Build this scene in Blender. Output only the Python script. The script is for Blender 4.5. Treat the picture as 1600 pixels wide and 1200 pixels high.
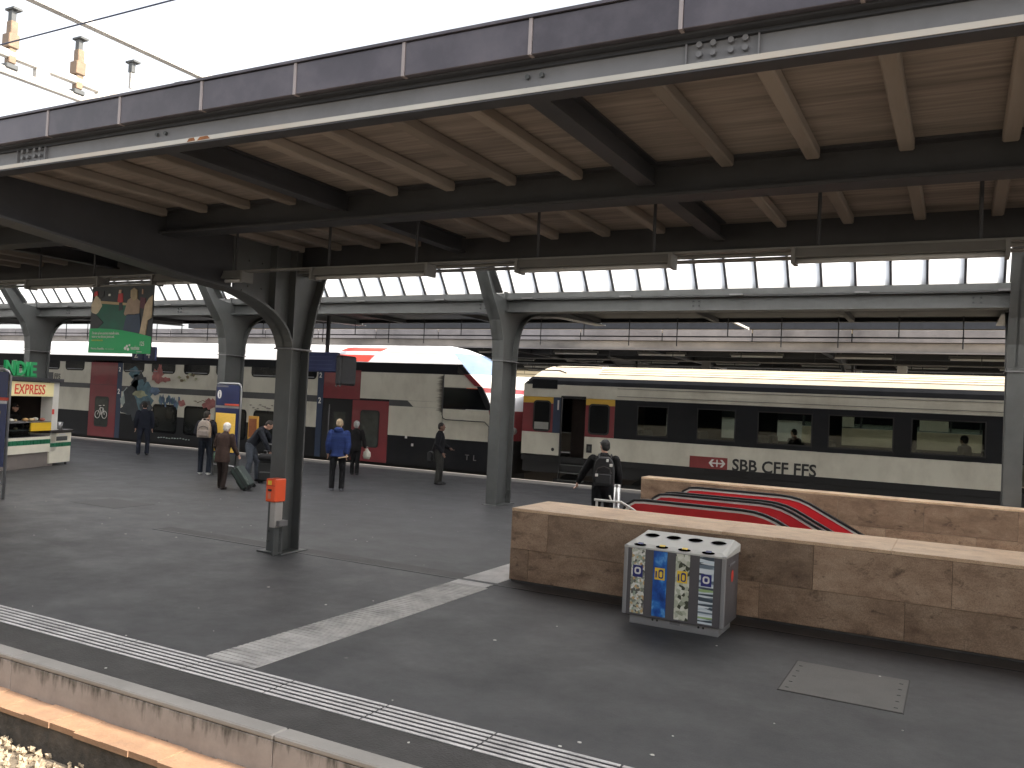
import bpy, bmesh, math, random
from mathutils import Vector, Matrix, Euler
for o in list(bpy.data.objects): bpy.data.objects.remove(o, do_unlink=True)
random.seed(7)
scene = bpy.context.scene
COL = scene.collection
# ------------------------------------------------------------------ camera, sky, sun, exposure
cam_d = bpy.data.cameras.new('camera'); cam = bpy.data.objects.new('camera', cam_d); COL.objects.link(cam)
cam_d.sensor_width = 36.0; cam_d.lens = 29.762; cam_d.clip_end = 3000; cam_d.clip_start = 0.05
Rw = Matrix(((0.88275014, -0.03189382, 0.46875897), (0.46726734, -0.04472416, -0.88298414), (0.04912659, 0.99849013, -0.02457732)))
cam.matrix_world = Matrix.Translation((0, 0, 2.3)) @ Rw.to_4x4()
scene.camera = cam
world = bpy.data.worlds.new('World'); scene.world = world; world.use_nodes = True
SUN_EL = math.radians(40); SUN_AZ_Y = 0.026
S = Vector((math.cos(SUN_EL), SUN_AZ_Y, math.sin(SUN_EL))).normalized()
wn = world.node_tree.nodes; wl = world.node_tree.links
sky = wn.new('ShaderNodeTexSky'); sky.sky_type = 'NISHITA'; sky.sun_disc = False
sky.sun_elevation = SUN_EL; sky.sun_rotation = math.radians(90); sky.dust_density = 4.0; sky.air_density = 1.0; sky.ozone_density = 1.0
hs = wn.new('ShaderNodeHueSaturation'); hs.inputs['Saturation'].default_value = .22; hs.inputs['Value'].default_value = 1.25   # thin bright overcast veil over the whole sky
wl.new(sky.outputs[0], hs.inputs['Color']); wl.new(hs.outputs[0], wn['Background'].inputs[0]); wn['Background'].inputs[1].default_value = 0.15
sun_d = bpy.data.lights.new('sun', 'SUN'); sun_d.energy = 4.2; sun_d.angle = math.radians(0.5); sun_d.color = (1.0, 0.90, 0.76)
sun = bpy.data.objects.new('sun', sun_d); COL.objects.link(sun); sun.rotation_euler = S.to_track_quat('Z', 'Y').to_euler(); sun.location = (20, 0, 30)
vs = scene.view_settings; vs.view_transform = 'Standard'; vs.look = 'None'; vs.exposure = 1.25; vs.gamma = 1.0; vs.use_curve_mapping = False

# ------------------------------------------------------------------ materials
MATS = {}
def M(name, col, rough=.6, metal=0., var=.12, scale=2.5, bump=0., bscale=40., stretch=(1,1,1), dirt=None, dirt_amt=.0, dscale=1.2, rnd=0., trans=0., spec=.5, coat=0.):
    """procedural material: two octaves of tone, optional dirt colour, fine bump, world-space so repeats differ"""
    if name in MATS: return MATS[name]
    m = bpy.data.materials.new(name); m.use_nodes = True; nt = m.node_tree; N = nt.nodes; L = nt.links
    b = N['Principled BSDF']; b.inputs['Roughness'].default_value = rough; b.inputs['Metallic'].default_value = metal
    b.inputs['Transmission Weight'].default_value = trans; b.inputs['Specular IOR Level'].default_value = spec
    b.inputs['Coat Weight'].default_value = coat
    g = N.new('ShaderNodeNewGeometry'); mp = N.new('ShaderNodeMapping'); mp.inputs['Scale'].default_value = stretch
    L.new(g.outputs['Position'], mp.inputs['Vector'])
    n1 = N.new('ShaderNodeTexNoise'); n1.inputs['Scale'].default_value = scale; n1.inputs['Detail'].default_value = 6; n1.inputs['Roughness'].default_value = .6
    L.new(mp.outputs[0], n1.inputs['Vector'])
    mr = N.new('ShaderNodeMapRange'); mr.inputs['From Min'].default_value = .3; mr.inputs['From Max'].default_value = .7
    mr.inputs['To Min'].default_value = 1 - var; mr.inputs['To Max'].default_value = 1 + var
    L.new(n1.outputs['Fac'], mr.inputs['Value'])
    val = mr.outputs[0]
    if rnd:
        oi = N.new('ShaderNodeObjectInfo'); r2 = N.new('ShaderNodeMapRange'); r2.inputs['To Min'].default_value = 1 - rnd; r2.inputs['To Max'].default_value = 1 + rnd
        L.new(oi.outputs['Random'], r2.inputs['Value']); mu = N.new('ShaderNodeMath'); mu.operation = 'MULTIPLY'
        L.new(val, mu.inputs[0]); L.new(r2.outputs[0], mu.inputs[1]); val = mu.outputs[0]
    vm = N.new('ShaderNodeVectorMath'); vm.operation = 'SCALE'; vm.inputs[0].default_value = col[:3]; L.new(val, vm.inputs['Scale'])
    out = vm.outputs[0]
    if dirt is not None:
        n2 = N.new('ShaderNodeTexNoise'); n2.inputs['Scale'].default_value = dscale; n2.inputs['Detail'].default_value = 8; n2.inputs['Roughness'].default_value = .65
        L.new(mp.outputs[0], n2.inputs['Vector'])
        cr = N.new('ShaderNodeMapRange'); cr.inputs['From Min'].default_value = .45; cr.inputs['From Max'].default_value = .75; cr.inputs['To Max'].default_value = dirt_amt
        L.new(n2.outputs['Fac'], cr.inputs['Value'])
        mx = N.new('ShaderNodeMix'); mx.data_type = 'RGBA'; L.new(cr.outputs[0], mx.inputs['Factor']); L.new(out, mx.inputs['A']); mx.inputs['B'].default_value = (*dirt, 1)
        out = mx.outputs['Result']
    L.new(out, b.inputs['Base Color'])
    rr = N.new('ShaderNodeMapRange'); rr.inputs['To Min'].default_value = max(.03, rough - .12); rr.inputs['To Max'].default_value = min(1, rough + .12)
    L.new(n1.outputs['Fac'], rr.inputs['Value']); L.new(rr.outputs[0], b.inputs['Roughness'])
    if bump:
        n3 = N.new('ShaderNodeTexNoise'); n3.inputs['Scale'].default_value = bscale; n3.inputs['Detail'].default_value = 4
        L.new(mp.outputs[0], n3.inputs['Vector']); bp = N.new('ShaderNodeBump'); bp.inputs['Strength'].default_value = bump; bp.inputs['Distance'].default_value = .02
        L.new(n3.outputs['Fac'], bp.inputs['Height']); L.new(bp.outputs[0], b.inputs['Normal'])
    MATS[name] = m; return m

def glass(name, tint=(.85, .9, .9), rough=.02, amt=.88):
    """thin pane: mostly clear with a Fresnel gloss"""
    if name in MATS: return MATS[name]
    m = bpy.data.materials.new(name); m.use_nodes = True; N = m.node_tree.nodes; L = m.node_tree.links
    N.remove(N['Principled BSDF']); o = N['Material Output']
    t = N.new('ShaderNodeBsdfTransparent'); t.inputs[0].default_value = (*[c * amt for c in tint], 1)
    gl = N.new('ShaderNodeBsdfGlossy'); gl.inputs['Roughness'].default_value = rough
    lw = N.new('ShaderNodeLayerWeight'); pw = N.new('ShaderNodeMath'); pw.operation = 'POWER'; pw.inputs[1].default_value = 4.0; L.new(lw.outputs['Facing'], pw.inputs[0])
    fr = N.new('ShaderNodeMapRange'); fr.inputs['To Min'].default_value = .05; fr.inputs['To Max'].default_value = .8; L.new(pw.outputs[0], fr.inputs['Value'])
    mx = N.new('ShaderNodeMixShader'); L.new(fr.outputs[0], mx.inputs[0]); L.new(t.outputs[0], mx.inputs[1]); L.new(gl.outputs[0], mx.inputs[2]); L.new(mx.outputs[0], o.inputs['Surface'])
    MATS[name] = m; return m

def ramp_mat(name, stops, scale, kind='VORONOI', rough=.45, stretch=(1,1,1), bump=0., detail=3):
    """printed picture as flat colour: noise or voronoi cells into a colour ramp"""
    if name in MATS: return MATS[name]
    m = bpy.data.materials.new(name); m.use_nodes = True; N = m.node_tree.nodes; L = m.node_tree.links
    b = N['Principled BSDF']; b.inputs['Roughness'].default_value = rough
    g = N.new('ShaderNodeNewGeometry'); mp = N.new('ShaderNodeMapping'); mp.inputs['Scale'].default_value = stretch; L.new(g.outputs['Position'], mp.inputs['Vector'])
    if kind == 'VORONOI':
        t = N.new('ShaderNodeTexVoronoi'); t.inputs['Scale'].default_value = scale; sep = N.new('ShaderNodeSeparateColor'); L.new(mp.outputs[0], t.inputs['Vector']); L.new(t.outputs['Color'], sep.inputs[0]); f = sep.outputs[0]
    else:
        t = N.new('ShaderNodeTexNoise'); t.inputs['Scale'].default_value = scale; t.inputs['Detail'].default_value = detail; L.new(mp.outputs[0], t.inputs['Vector'])
        r = N.new('ShaderNodeMapRange'); r.inputs['From Min'].default_value = .25; r.inputs['From Max'].default_value = .75; L.new(t.outputs['Fac'], r.inputs['Value']); f = r.outputs[0]
    cr = N.new('ShaderNodeValToRGB'); L.new(f, cr.inputs[0]); el = cr.color_ramp.elements
    while len(el) > 1: el.remove(el[-1])
    el[0].position = stops[0][0]; el[0].color = (*stops[0][1], 1)
    for p, c in stops[1:]:
        e = el.new(p); e.color = (*c, 1)
    if kind == 'VORONOI': cr.color_ramp.interpolation = 'CONSTANT'
    L.new(cr.outputs[0], b.inputs['Base Color']); MATS[name] = m; return m

# ------------------------------------------------------------------ mesh helpers
WM = {}
class MB:
    def __init__(s): s.v = []; s.f = []; s.mi = []; s.cur = 0
    def add(s, vs, fs):
        n = len(s.v); s.v += [tuple(v) for v in vs]; s.f += [tuple(i + n for i in f) for f in fs]; s.mi += [s.cur] * len(fs); return s
    def box(s, x0, x1, y0, y1, z0, z1):
        return s.add([(x0,y0,z0),(x1,y0,z0),(x1,y1,z0),(x0,y1,z0),(x0,y0,z1),(x1,y0,z1),(x1,y1,z1),(x0,y1,z1)],
                     [(0,3,2,1),(4,5,6,7),(0,1,5,4),(1,2,6,5),(2,3,7,6),(3,0,4,7)])
    def cbox(s, x0, x1, y0, y1, z0, z1, c=.01):
        """box with chamfered edges"""
        bm = bmesh.new(); bmesh.ops.create_cube(bm, size=1)
        for v in bm.verts: v.co = ((x0+x1)/2 + v.co.x*(x1-x0), (y0+y1)/2 + v.co.y*(y1-y0), (z0+z1)/2 + v.co.z*(z1-z0))
        bmesh.ops.bevel(bm, geom=list(bm.edges), offset=c, segments=1, affect='EDGES', profile=.5)
        bm.verts.index_update(); s.add([v.co[:] for v in bm.verts], [[v.index for v in f.verts] for f in bm.faces]); bm.free(); return s
    def quad(s, a, b, c, d): return s.add([a, b, c, d], [(0, 1, 2, 3)])
    def poly(s, pts): return s.add(pts, [tuple(range(len(pts)))])
    def prism(s, pts, axis, a0, a1):
        """extrude a 2D outline along an axis; outline coordinates are the two other axes in order"""
        def mk(p, a): return {'x': (a, p[0], p[1]), 'y': (p[0], a, p[1]), 'z': (p[0], p[1], a)}[axis]
        n = len(pts); vs = [mk(p, a0) for p in pts] + [mk(p, a1) for p in pts]
        return s.add(vs, [tuple(range(n))[::-1], tuple(range(n, 2*n))] + [(i, (i+1) % n, n + (i+1) % n, n + i) for i in range(n)])
    def tube(s, pts, r, n=8, closed=False):
        pts = [Vector(p) for p in pts]; rs = r if isinstance(r, (list, tuple)) else [r] * len(pts)
        base = len(s.v); up = Vector((0, 0, 1)); k = len(pts)
        for i, p in enumerate(pts):
            d = (pts[min(i+1, k-1)] - pts[max(i-1, 0)]).normalized()
            ref = up if abs(d.dot(up)) < .95 else Vector((0, 1, 0))
            a = d.cross(ref).normalized(); b = d.cross(a).normalized()
            ri = rs[i] if isinstance(rs[i], (list, tuple)) else (rs[i], rs[i])
            for j in range(n):
                t = 2*math.pi*j/n; s.v.append(tuple(p + a*math.cos(t)*ri[0] + b*math.sin(t)*ri[1]))
        for i in range(k-1):
            for j in range(n):
                s.f.append((base+i*n+j, base+i*n+(j+1) % n, base+(i+1)*n+(j+1) % n, base+(i+1)*n+j)); s.mi.append(s.cur)
        s.f.append(tuple(base+j for j in range(n))[::-1]); s.f.append(tuple(base+(k-1)*n+j for j in range(n))); s.mi += [s.cur]*2
        return s
    def ell(s, c, r, nu=12, nv=8, rot=None):
        base = len(s.v); c = Vector(c); pts = []
        for i in range(1, nv):
            for j in range(nu):
                th = math.pi*i/nv; ph = 2*math.pi*j/nu; pts.append(Vector((r[0]*math.sin(th)*math.cos(ph), r[1]*math.sin(th)*math.sin(ph), r[2]*math.cos(th))))
        pts += [Vector((0, 0, r[2])), Vector((0, 0, -r[2]))]
        if rot: pts = [rot @ p for p in pts]
        fs = []
        for i in range(nv-2):
            for j in range(nu): fs.append((i*nu+j, (i+1)*nu+j, (i+1)*nu+(j+1) % nu, i*nu+(j+1) % nu))
        t = (nv-1)*nu
        for j in range(nu): fs.append((t, j, (j+1) % nu)); fs.append((t+1, (nv-2)*nu+(j+1) % nu, (nv-2)*nu+j))
        return s.add([c + p for p in pts], fs)
    def mesh(s, name, mats, smooth=False, inv=None):
        me = bpy.data.meshes.new(name); vv = s.v if inv is None else [inv @ Vector(v) for v in s.v]
        me.from_pydata(vv, [], s.f); me.update()
        mats = mats if isinstance(mats, (list, tuple)) else [mats]
        for m in mats: me.materials.append(m)
        if len(mats) > 1: me.polygons.foreach_set('material_index', s.mi)
        bm = bmesh.new(); bm.from_mesh(me); bmesh.ops.recalc_face_normals(bm, faces=bm.faces); bm.to_mesh(me); bm.free()
        if smooth: me.polygons.foreach_set('use_smooth', [True]*len(me.polygons))
        return me
    def build(s, name, mats, parent=None, smooth=False, local=False, **tags):
        root = parent
        while root is not None and root.parent is not None: root = root.parent
        inv = None if (local or root is None or root not in WM) else WM[root].inverted()
        o = bpy.data.objects.new(name, s.mesh(name, mats, smooth, inv)); COL.objects.link(o); o.parent = parent
        tag(o, **tags); return o
def tag(o, label=None, cat=None, group=None, kind=None):
    if label: o['label'] = label
    if cat: o['category'] = cat
    if group: o['group'] = group
    if kind: o['kind'] = kind
    return o
def thing(name, label, cat, loc=(0,0,0), rz=0., group=None, kind=None):
    o = bpy.data.objects.new(name, None); COL.objects.link(o); o.location = loc; o.rotation_euler = (0, 0, rz); o.empty_display_size = .2
    WM[o] = Matrix.Translation(loc) @ Matrix.Rotation(rz, 4, 'Z'); return tag(o, label, cat, group, kind)
def inst(mesh, name, parent, off, **tags):
    o = bpy.data.objects.new(name, mesh); COL.objects.link(o); o.parent = parent; o.location = off; tag(o, **tags); return o
def text(name, body, mat, parent, origin, xdir, updir, size, depth=.004, align='LEFT', squash=1., shear=0., bold=0., world=True, **tags):
    cu = bpy.data.curves.new(name, 'FONT'); cu.body = body; cu.size = size; cu.extrude = depth; cu.align_x = align; cu.resolution_u = 3; cu.shear = shear; cu.offset = bold*size
    t = bpy.data.objects.new(name, cu); COL.objects.link(t)
    dg = bpy.context.evaluated_depsgraph_get(); me = bpy.data.meshes.new_from_object(t.evaluated_get(dg)); bpy.data.objects.remove(t); bpy.data.curves.remove(cu)
    x = Vector(xdir).normalized(); u = Vector(updir).normalized(); n = x.cross(u); O = Vector(origin)
    root = parent
    while root is not None and root.parent is not None: root = root.parent
    inv = WM[root].inverted() if (world and root in WM) else Matrix.Identity(4)
    for v in me.vertices: v.co = inv @ (O + x*v.co.x*squash + u*v.co.y + n*v.co.z)
    me.materials.clear(); me.materials.append(mat)
    o = bpy.data.objects.new(name, me); COL.objects.link(o); o.parent = parent; tag(o, **tags); return o
def bez(p0, p1, p2, n=8):
    p0, p1, p2 = Vector(p0), Vector(p1), Vector(p2); return [tuple((1-t)**2*p0 + 2*t*(1-t)*p1 + t*t*p2) for t in [i/n for i in range(n+1)]]
def remesh(mb, voxel, mat, name, parent, smooth_it=4, **tags):
    """fuse overlapping limbs into one continuous surface"""
    me = mb.mesh(name, mat); t = bpy.data.objects.new(name, me); COL.objects.link(t)
    r = t.modifiers.new('r', 'REMESH'); r.mode = 'VOXEL'; r.voxel_size = voxel; r.use_smooth_shade = True
    sm = t.modifiers.new('s', 'SMOOTH'); sm.factor = .5; sm.iterations = smooth_it
    dg = bpy.context.evaluated_depsgraph_get(); m2 = bpy.data.meshes.new_from_object(t.evaluated_get(dg)); bpy.data.objects.remove(t)
    m2.materials.clear(); m2.materials.append(mat); m2.polygons.foreach_set('use_smooth', [True]*len(m2.polygons))
    o = bpy.data.objects.new(name, m2); COL.objects.link(o); o.parent = parent; tag(o, **tags); return o

# palette
def granite(name, cols, polish=.4, vein=1., rnd=.22):
    """polished brown granite: slanting cloudy veins, dark flecks, crystal speckle, each slab cut from another block"""
    m = bpy.data.materials.new(name); m.use_nodes = True; N = m.node_tree.nodes; L = m.node_tree.links; b = N['Principled BSDF']
    g = N.new('ShaderNodeNewGeometry'); oi = N.new('ShaderNodeObjectInfo')
    add = N.new('ShaderNodeVectorMath'); add.operation = 'ADD'; sc = N.new('ShaderNodeVectorMath'); sc.operation = 'SCALE'; sc.inputs['Scale'].default_value = 37.0
    cmb = N.new('ShaderNodeCombineXYZ'); L.new(oi.outputs['Random'], cmb.inputs[0]); L.new(oi.outputs['Random'], cmb.inputs[2]); L.new(cmb.outputs[0], sc.inputs[0]); L.new(g.outputs['Position'], add.inputs[0]); L.new(sc.outputs[0], add.inputs[1])
    mp = N.new('ShaderNodeMapping'); mp.inputs['Rotation'].default_value = (0, math.radians(24), 0); mp.inputs['Scale'].default_value = (1.2, 2.0, 2.2); L.new(add.outputs[0], mp.inputs['Vector'])
    def noise(scale, det, rough=.6, dist=0., src=mp):
        n = N.new('ShaderNodeTexNoise'); n.inputs['Scale'].default_value = scale; n.inputs['Detail'].default_value = det; n.inputs['Roughness'].default_value = rough; n.inputs['Distortion'].default_value = dist; L.new(src.outputs[0], n.inputs['Vector']); return n
    n1 = noise(2.0, 10, .72, .25); cr = N.new('ShaderNodeValToRGB'); L.new(n1.outputs['Fac'], cr.inputs[0]); el = cr.color_ramp.elements
    el[0].position = .30; el[0].color = (*cols[0], 1); el[1].position = .70; el[1].color = (*cols[2], 1); e = el.new(.5); e.color = (*cols[1], 1)
    n2 = noise(3.4, 10, .72, .5); mr = N.new('ShaderNodeMapRange'); mr.inputs['From Min'].default_value = .56; mr.inputs['From Max'].default_value = .68; mr.inputs['To Max'].default_value = .8*vein; L.new(n2.outputs['Fac'], mr.inputs['Value'])
    mx = N.new('ShaderNodeMix'); mx.data_type = 'RGBA'; L.new(mr.outputs[0], mx.inputs['Factor']); L.new(cr.outputs[0], mx.inputs['A']); mx.inputs['B'].default_value = (*[c*.42 for c in cols[0]], 1)
    n3 = noise(95, 2, .5, 0, add); m3 = N.new('ShaderNodeMapRange'); m3.inputs['From Min'].default_value = .3; m3.inputs['From Max'].default_value = .7; m3.inputs['To Min'].default_value = .78; m3.inputs['To Max'].default_value = 1.22; L.new(n3.outputs['Fac'], m3.inputs['Value'])
    m4 = N.new('ShaderNodeMapRange'); m4.inputs['To Min'].default_value = 1-rnd*1.2; m4.inputs['To Max'].default_value = 1+rnd; L.new(oi.outputs['Random'], m4.inputs['Value'])
    mu = N.new('ShaderNodeMath'); mu.operation = 'MULTIPLY'; L.new(m3.outputs[0], mu.inputs[0]); L.new(m4.outputs[0], mu.inputs[1])
    v = N.new('ShaderNodeVectorMath'); v.operation = 'SCALE'; L.new(mx.outputs['Result'], v.inputs[0]); L.new(mu.outputs[0], v.inputs['Scale']); L.new(v.outputs[0], b.inputs['Base Color'])
    b.inputs['Roughness'].default_value = polish; bp = N.new('ShaderNodeBump'); bp.inputs['Strength'].default_value = .12; bp.inputs['Distance'].default_value = .004; L.new(n3.outputs['Fac'], bp.inputs['Height']); L.new(bp.outputs[0], b.inputs['Normal'])
    return m
def drip_mat(name):
    """concrete face with dark run-off streaks hanging from its top edge"""
    m = bpy.data.materials.new(name); m.use_nodes = True; N = m.node_tree.nodes; L = m.node_tree.links; b = N['Principled BSDF']; b.inputs['Roughness'].default_value = .85
    g = N.new('ShaderNodeNewGeometry'); sp = N.new('ShaderNodeSeparateXYZ'); L.new(g.outputs['Position'], sp.inputs[0])
    def noise(scale, det, stretch):
        mp = N.new('ShaderNodeMapping'); mp.inputs['Scale'].default_value = stretch; L.new(g.outputs['Position'], mp.inputs['Vector']); n = N.new('ShaderNodeTexNoise'); n.inputs['Scale'].default_value = scale; n.inputs['Detail'].default_value = det; n.inputs['Roughness'].default_value = .65; L.new(mp.outputs[0], n.inputs['Vector']); return n.outputs['Fac']
    def rng(s_, a, b_, c, d):
        r = N.new('ShaderNodeMapRange'); r.inputs['From Min'].default_value = a; r.inputs['From Max'].default_value = b_; r.inputs['To Min'].default_value = c; r.inputs['To Max'].default_value = d; L.new(s_, r.inputs['Value']); return r.outputs[0]
    def op(o, a, b_):
        x = N.new('ShaderNodeMath'); x.operation = o; L.new(a, x.inputs[0]); L.new(b_, x.inputs[1]); return x.outputs[0]
    run = op('ADD', noise(5.5, 6, (1.5, 1, .22)), rng(sp.outputs['Z'], -.30, -.03, -.30, .06)); mask = op('MULTIPLY', rng(run, .46, .60, 0., .92), rng(noise(16, 6, (1, 1, .7)), .3, .6, .45, 1.))
    foot = rng(op('ADD', noise(7, 6, (1, 1, 1)), rng(sp.outputs['Z'], -.30, -.20, .12, -.4)), .5, .6, 0., .8)
    tone = rng(noise(4, 8, (1, 1, 1)), .3, .7, .82, 1.18); v = N.new('ShaderNodeVectorMath'); v.operation = 'SCALE'; v.inputs[0].default_value = (.30, .275, .26); L.new(tone, v.inputs['Scale'])
    mx = N.new('ShaderNodeMix'); mx.data_type = 'RGBA'; L.new(op('MAXIMUM', mask, foot), mx.inputs['Factor']); L.new(v.outputs[0], mx.inputs['A']); mx.inputs['B'].default_value = (.045, .045, .037, 1); L.new(mx.outputs['Result'], b.inputs['Base Color'])
    return m
def asphalt_mat(name):
    """worn mastic asphalt: big tonal patches, streaky scuffs, old gum spots, fine aggregate"""
    m = bpy.data.materials.new(name); m.use_nodes = True; N = m.node_tree.nodes; L = m.node_tree.links; b = N['Principled BSDF']
    g = N.new('ShaderNodeNewGeometry')
    def noise(scale, det, stretch=(1,1,1), rough=.6, dist=0.):
        mp = N.new('ShaderNodeMapping'); mp.inputs['Scale'].default_value = stretch; L.new(g.outputs['Position'], mp.inputs['Vector'])
        n = N.new('ShaderNodeTexNoise'); n.inputs['Scale'].default_value = scale; n.inputs['Detail'].default_value = det; n.inputs['Roughness'].default_value = rough; n.inputs['Distortion'].default_value = dist; L.new(mp.outputs[0], n.inputs['Vector']); return n.outputs['Fac']
    def rng(s, a, b_, c, d):
        r = N.new('ShaderNodeMapRange'); r.inputs['From Min'].default_value = a; r.inputs['From Max'].default_value = b_; r.inputs['To Min'].default_value = c; r.inputs['To Max'].default_value = d; L.new(s, r.inputs['Value']); return r.outputs[0]
    def mul(a, b_):
        x = N.new('ShaderNodeMath'); x.operation = 'MULTIPLY'; L.new(a, x.inputs[0]); L.new(b_, x.inputs[1]); return x.outputs[0]
    big = rng(noise(.35, 8, (1,1,1), .7), .3, .7, .90, 1.10); mid = rng(noise(2.2, 9, (1,1,1), .75), .3, .7, .90, 1.12); scuff = rng(noise(9, 8, (1,1,1), .75), .3, .7, .90, 1.10); grain = rng(noise(140, 2), .3, .7, .7, 1.3)
    tone = mul(mul(big, mid), mul(scuff, grain))
    vo = N.new('ShaderNodeTexVoronoi'); vo.inputs['Scale'].default_value = 2.6; L.new(g.outputs['Position'], vo.inputs['Vector']); sp = N.new('ShaderNodeSeparateColor'); L.new(vo.outputs['Color'], sp.inputs[0])
    gum = rng(vo.outputs['Distance'], .035, .055, 1., 0.); keep = rng(sp.outputs[0], .55, .56, 0., 1.); gum = mul(gum, keep)
    v = N.new('ShaderNodeVectorMath'); v.operation = 'SCALE'; v.inputs[0].default_value = (.045, .045, .048); L.new(tone, v.inputs['Scale'])
    mx = N.new('ShaderNodeMix'); mx.data_type = 'RGBA'; L.new(gum, mx.inputs['Factor']); L.new(v.outputs[0], mx.inputs['A'])
    gc = N.new('ShaderNodeMix'); gc.data_type = 'RGBA'; L.new(rng(sp.outputs[1], .6, .61, 0., 1.), gc.inputs['Factor']); gc.inputs['A'].default_value = (.035,.034,.034,1); gc.inputs['B'].default_value = (.13,.125,.12,1); L.new(gc.outputs['Result'], mx.inputs['B'])
    L.new(mx.outputs['Result'], b.inputs['Base Color']); L.new(rng(noise(1.3, 9, (1,1,1), .72), .3, .7, .48, .70), b.inputs['Roughness'])
    bp = N.new('ShaderNodeBump'); bp.inputs['Strength'].default_value = .35; bp.inputs['Distance'].default_value = .006; L.new(noise(60, 4), bp.inputs['Height']); L.new(bp.outputs[0], b.inputs['Normal'])
    return m
asphalt = asphalt_mat('asphalt')
strip_dark = M('old_asphalt', (.034,.032,.031), .65, var=.25, scale=4, bump=.4, bscale=60, dirt=(.075,.072,.07), dirt_amt=.6, dscale=3)
concrete = M('weathered_concrete', (.215,.20,.19), .8, var=.14, scale=3, bump=.3, bscale=30, stretch=(2.6,1,.55), dirt=(.03,.029,.025), dirt_amt=1.0, dscale=2.4)
coping_m = M('coping_concrete', (.29,.275,.255), .75, var=.15, scale=4, bump=.2, dirt=(.13,.125,.115), dirt_amt=.7, dscale=2)
ledge_m = M('sandy_ledge', (.34,.205,.125), .85, var=.12, scale=6, bump=.3, dirt=(.18,.13,.10), dirt_amt=.5, dscale=4)
foot_m = M('dark_footing', (.06,.057,.055), .9, var=.4, scale=8, bump=.6, bscale=25, dirt=(.14,.12,.10), dirt_amt=.6, dscale=5)
steel = M('grey_painted_steel', (.074,.078,.078), .5, var=.15, scale=3, bump=.05, dirt=(.06,.06,.058), dirt_amt=.5, dscale=2.5)
steel_l = M('light_painted_steel', (.165,.162,.168), .5, var=.12, scale=3, dirt=(.10,.095,.09), dirt_amt=.5, dscale=2)
steel_d = M('dark_soot_steel', (.035,.036,.042), .55, var=.2, scale=3, dirt=(.02,.02,.02), dirt_amt=.5)  # dark beams, also the painted shade pieces on the edge beam
flange_m = M('flange_paint', (.40,.385,.35), .5, var=.12, scale=4, stretch=(.6,1,1), dirt=(.33,.22,.13), dirt_amt=.55, dscale=2)
fascia_m = M('fascia_sheet', (.060,.054,.067), .42, metal=.2, var=.22, scale=2, rnd=.16, dirt=(.115,.105,.118), dirt_amt=.6, dscale=2.0)
joint_m = M('joint_strip', (.25,.22,.22), .5, var=.1)
ceil_m = M('stained_ceiling_boards', (.235,.200,.175), .8, var=.30, scale=3.5, stretch=(.35,6,3), bump=.3, bscale=14, dirt=(.075,.062,.055), dirt_amt=.9, dscale=.8)
rib_m = M('ceiling_rib', (.240,.207,.180), .75, var=.15, scale=4, stretch=(3,.4,1), dirt=(.13,.105,.088), dirt_amt=.7, dscale=2, rnd=.24)
stone = granite('brown_granite', ((.165,.100,.064),(.305,.202,.134),(.42,.300,.208)))
stone_top = granite('granite_coping_lit', ((.42,.265,.165),(.60,.42,.275),(.74,.55,.385)), .34, .7, .08)  # tops lighter than the faces: light from above put into the base colour
white_p = M('white_paint', (.72,.71,.68), .5, var=.06, scale=4, dirt=(.45,.43,.4), dirt_amt=.4)
tact_m = M('tactile_white', (.56,.54,.53), .6, var=.15, scale=8, dirt=(.17,.165,.165), dirt_amt=.75, dscale=4)
cream = M('cream_coach_paint', (.62,.595,.505), .38, var=.06, scale=1.2, stretch=(1,1,.6), dirt=(.40,.37,.305), dirt_amt=.75, dscale=1.0, coat=.2)
train_dk = M('dark_train_paint', (.010,.011,.014), .42, var=.2, scale=2, spec=.22, dirt=(.024,.023,.022), dirt_amt=.4)
train_bk = M('black_underframe', (.012,.012,.013), .7, var=.3, scale=5)
train_red = M('red_train_paint', (.21,.022,.030), .35, var=.08, scale=2, dirt=(.10,.02,.022), dirt_amt=.4, coat=.2)
train_grey = M('grey_stripe_paint', (.06,.062,.066), .4, var=.1)
train_blue = M('blue_class_strip', (.022,.040,.085), .4, var=.1)
yellow_p = M('yellow_stripe', (.60,.36,.045), .4, var=.06)
roof_w = M('pale_roof_paint', (.62,.62,.64), .45, var=.06, scale=2, dirt=(.45,.42,.38), dirt_amt=.4)
roof_c = M('cream_corrugated_roof', (.60,.53,.42), .5, var=.08, scale=3, dirt=(.4,.34,.26), dirt_amt=.5, stretch=(.5,1,1))
win_dk = M('dark_window', (.005,.006,.008), .12, var=.2, spec=.16)
rubber = M('black_rubber', (.012,.012,.013), .55, var=.2)
chrome = M('brushed_metal', (.55,.55,.55), .3, metal=.85, var=.06)
alu = M('aluminium_sheet', (.33,.33,.34), .35, metal=.6, var=.06)
bin_grey = M('bin_grey_paint', (.088,.082,.088), .4, var=.06, scale=5, dirt=(.07,.066,.068), dirt_amt=.3)
red_p = M('escalator_red', (.62,.018,.026), .35, var=.06, coat=.3)
orange_p = M('validator_orange', (.80,.095,.025), .4, var=.05)
blue_sign = M('blue_sign', (.013,.022,.085), .35, var=.08)
yellow_sh = M('yellow_timetable', (.86,.54,.095), .5, var=.10, scale=9, stretch=(1,1,8))
green_p = M('green_sign', (.012,.30,.095), .4, var=.05)
lamp_m = M('lamp_housing', (.15,.146,.14), .45, var=.08)
tube_m = M('unlit_tube', (.42,.41,.40), .3, var=.03)
pale_cream = M('kiosk_cream', (.80,.76,.64), .5, var=.05, dirt=(.45,.41,.33), dirt_amt=.3)
sign_yel = M('kiosk_sign_yellow', (.92,.80,.44), .45, var=.04)
dark_in = M('kiosk_interior', (.045,.032,.028), .8, var=.3)
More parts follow.
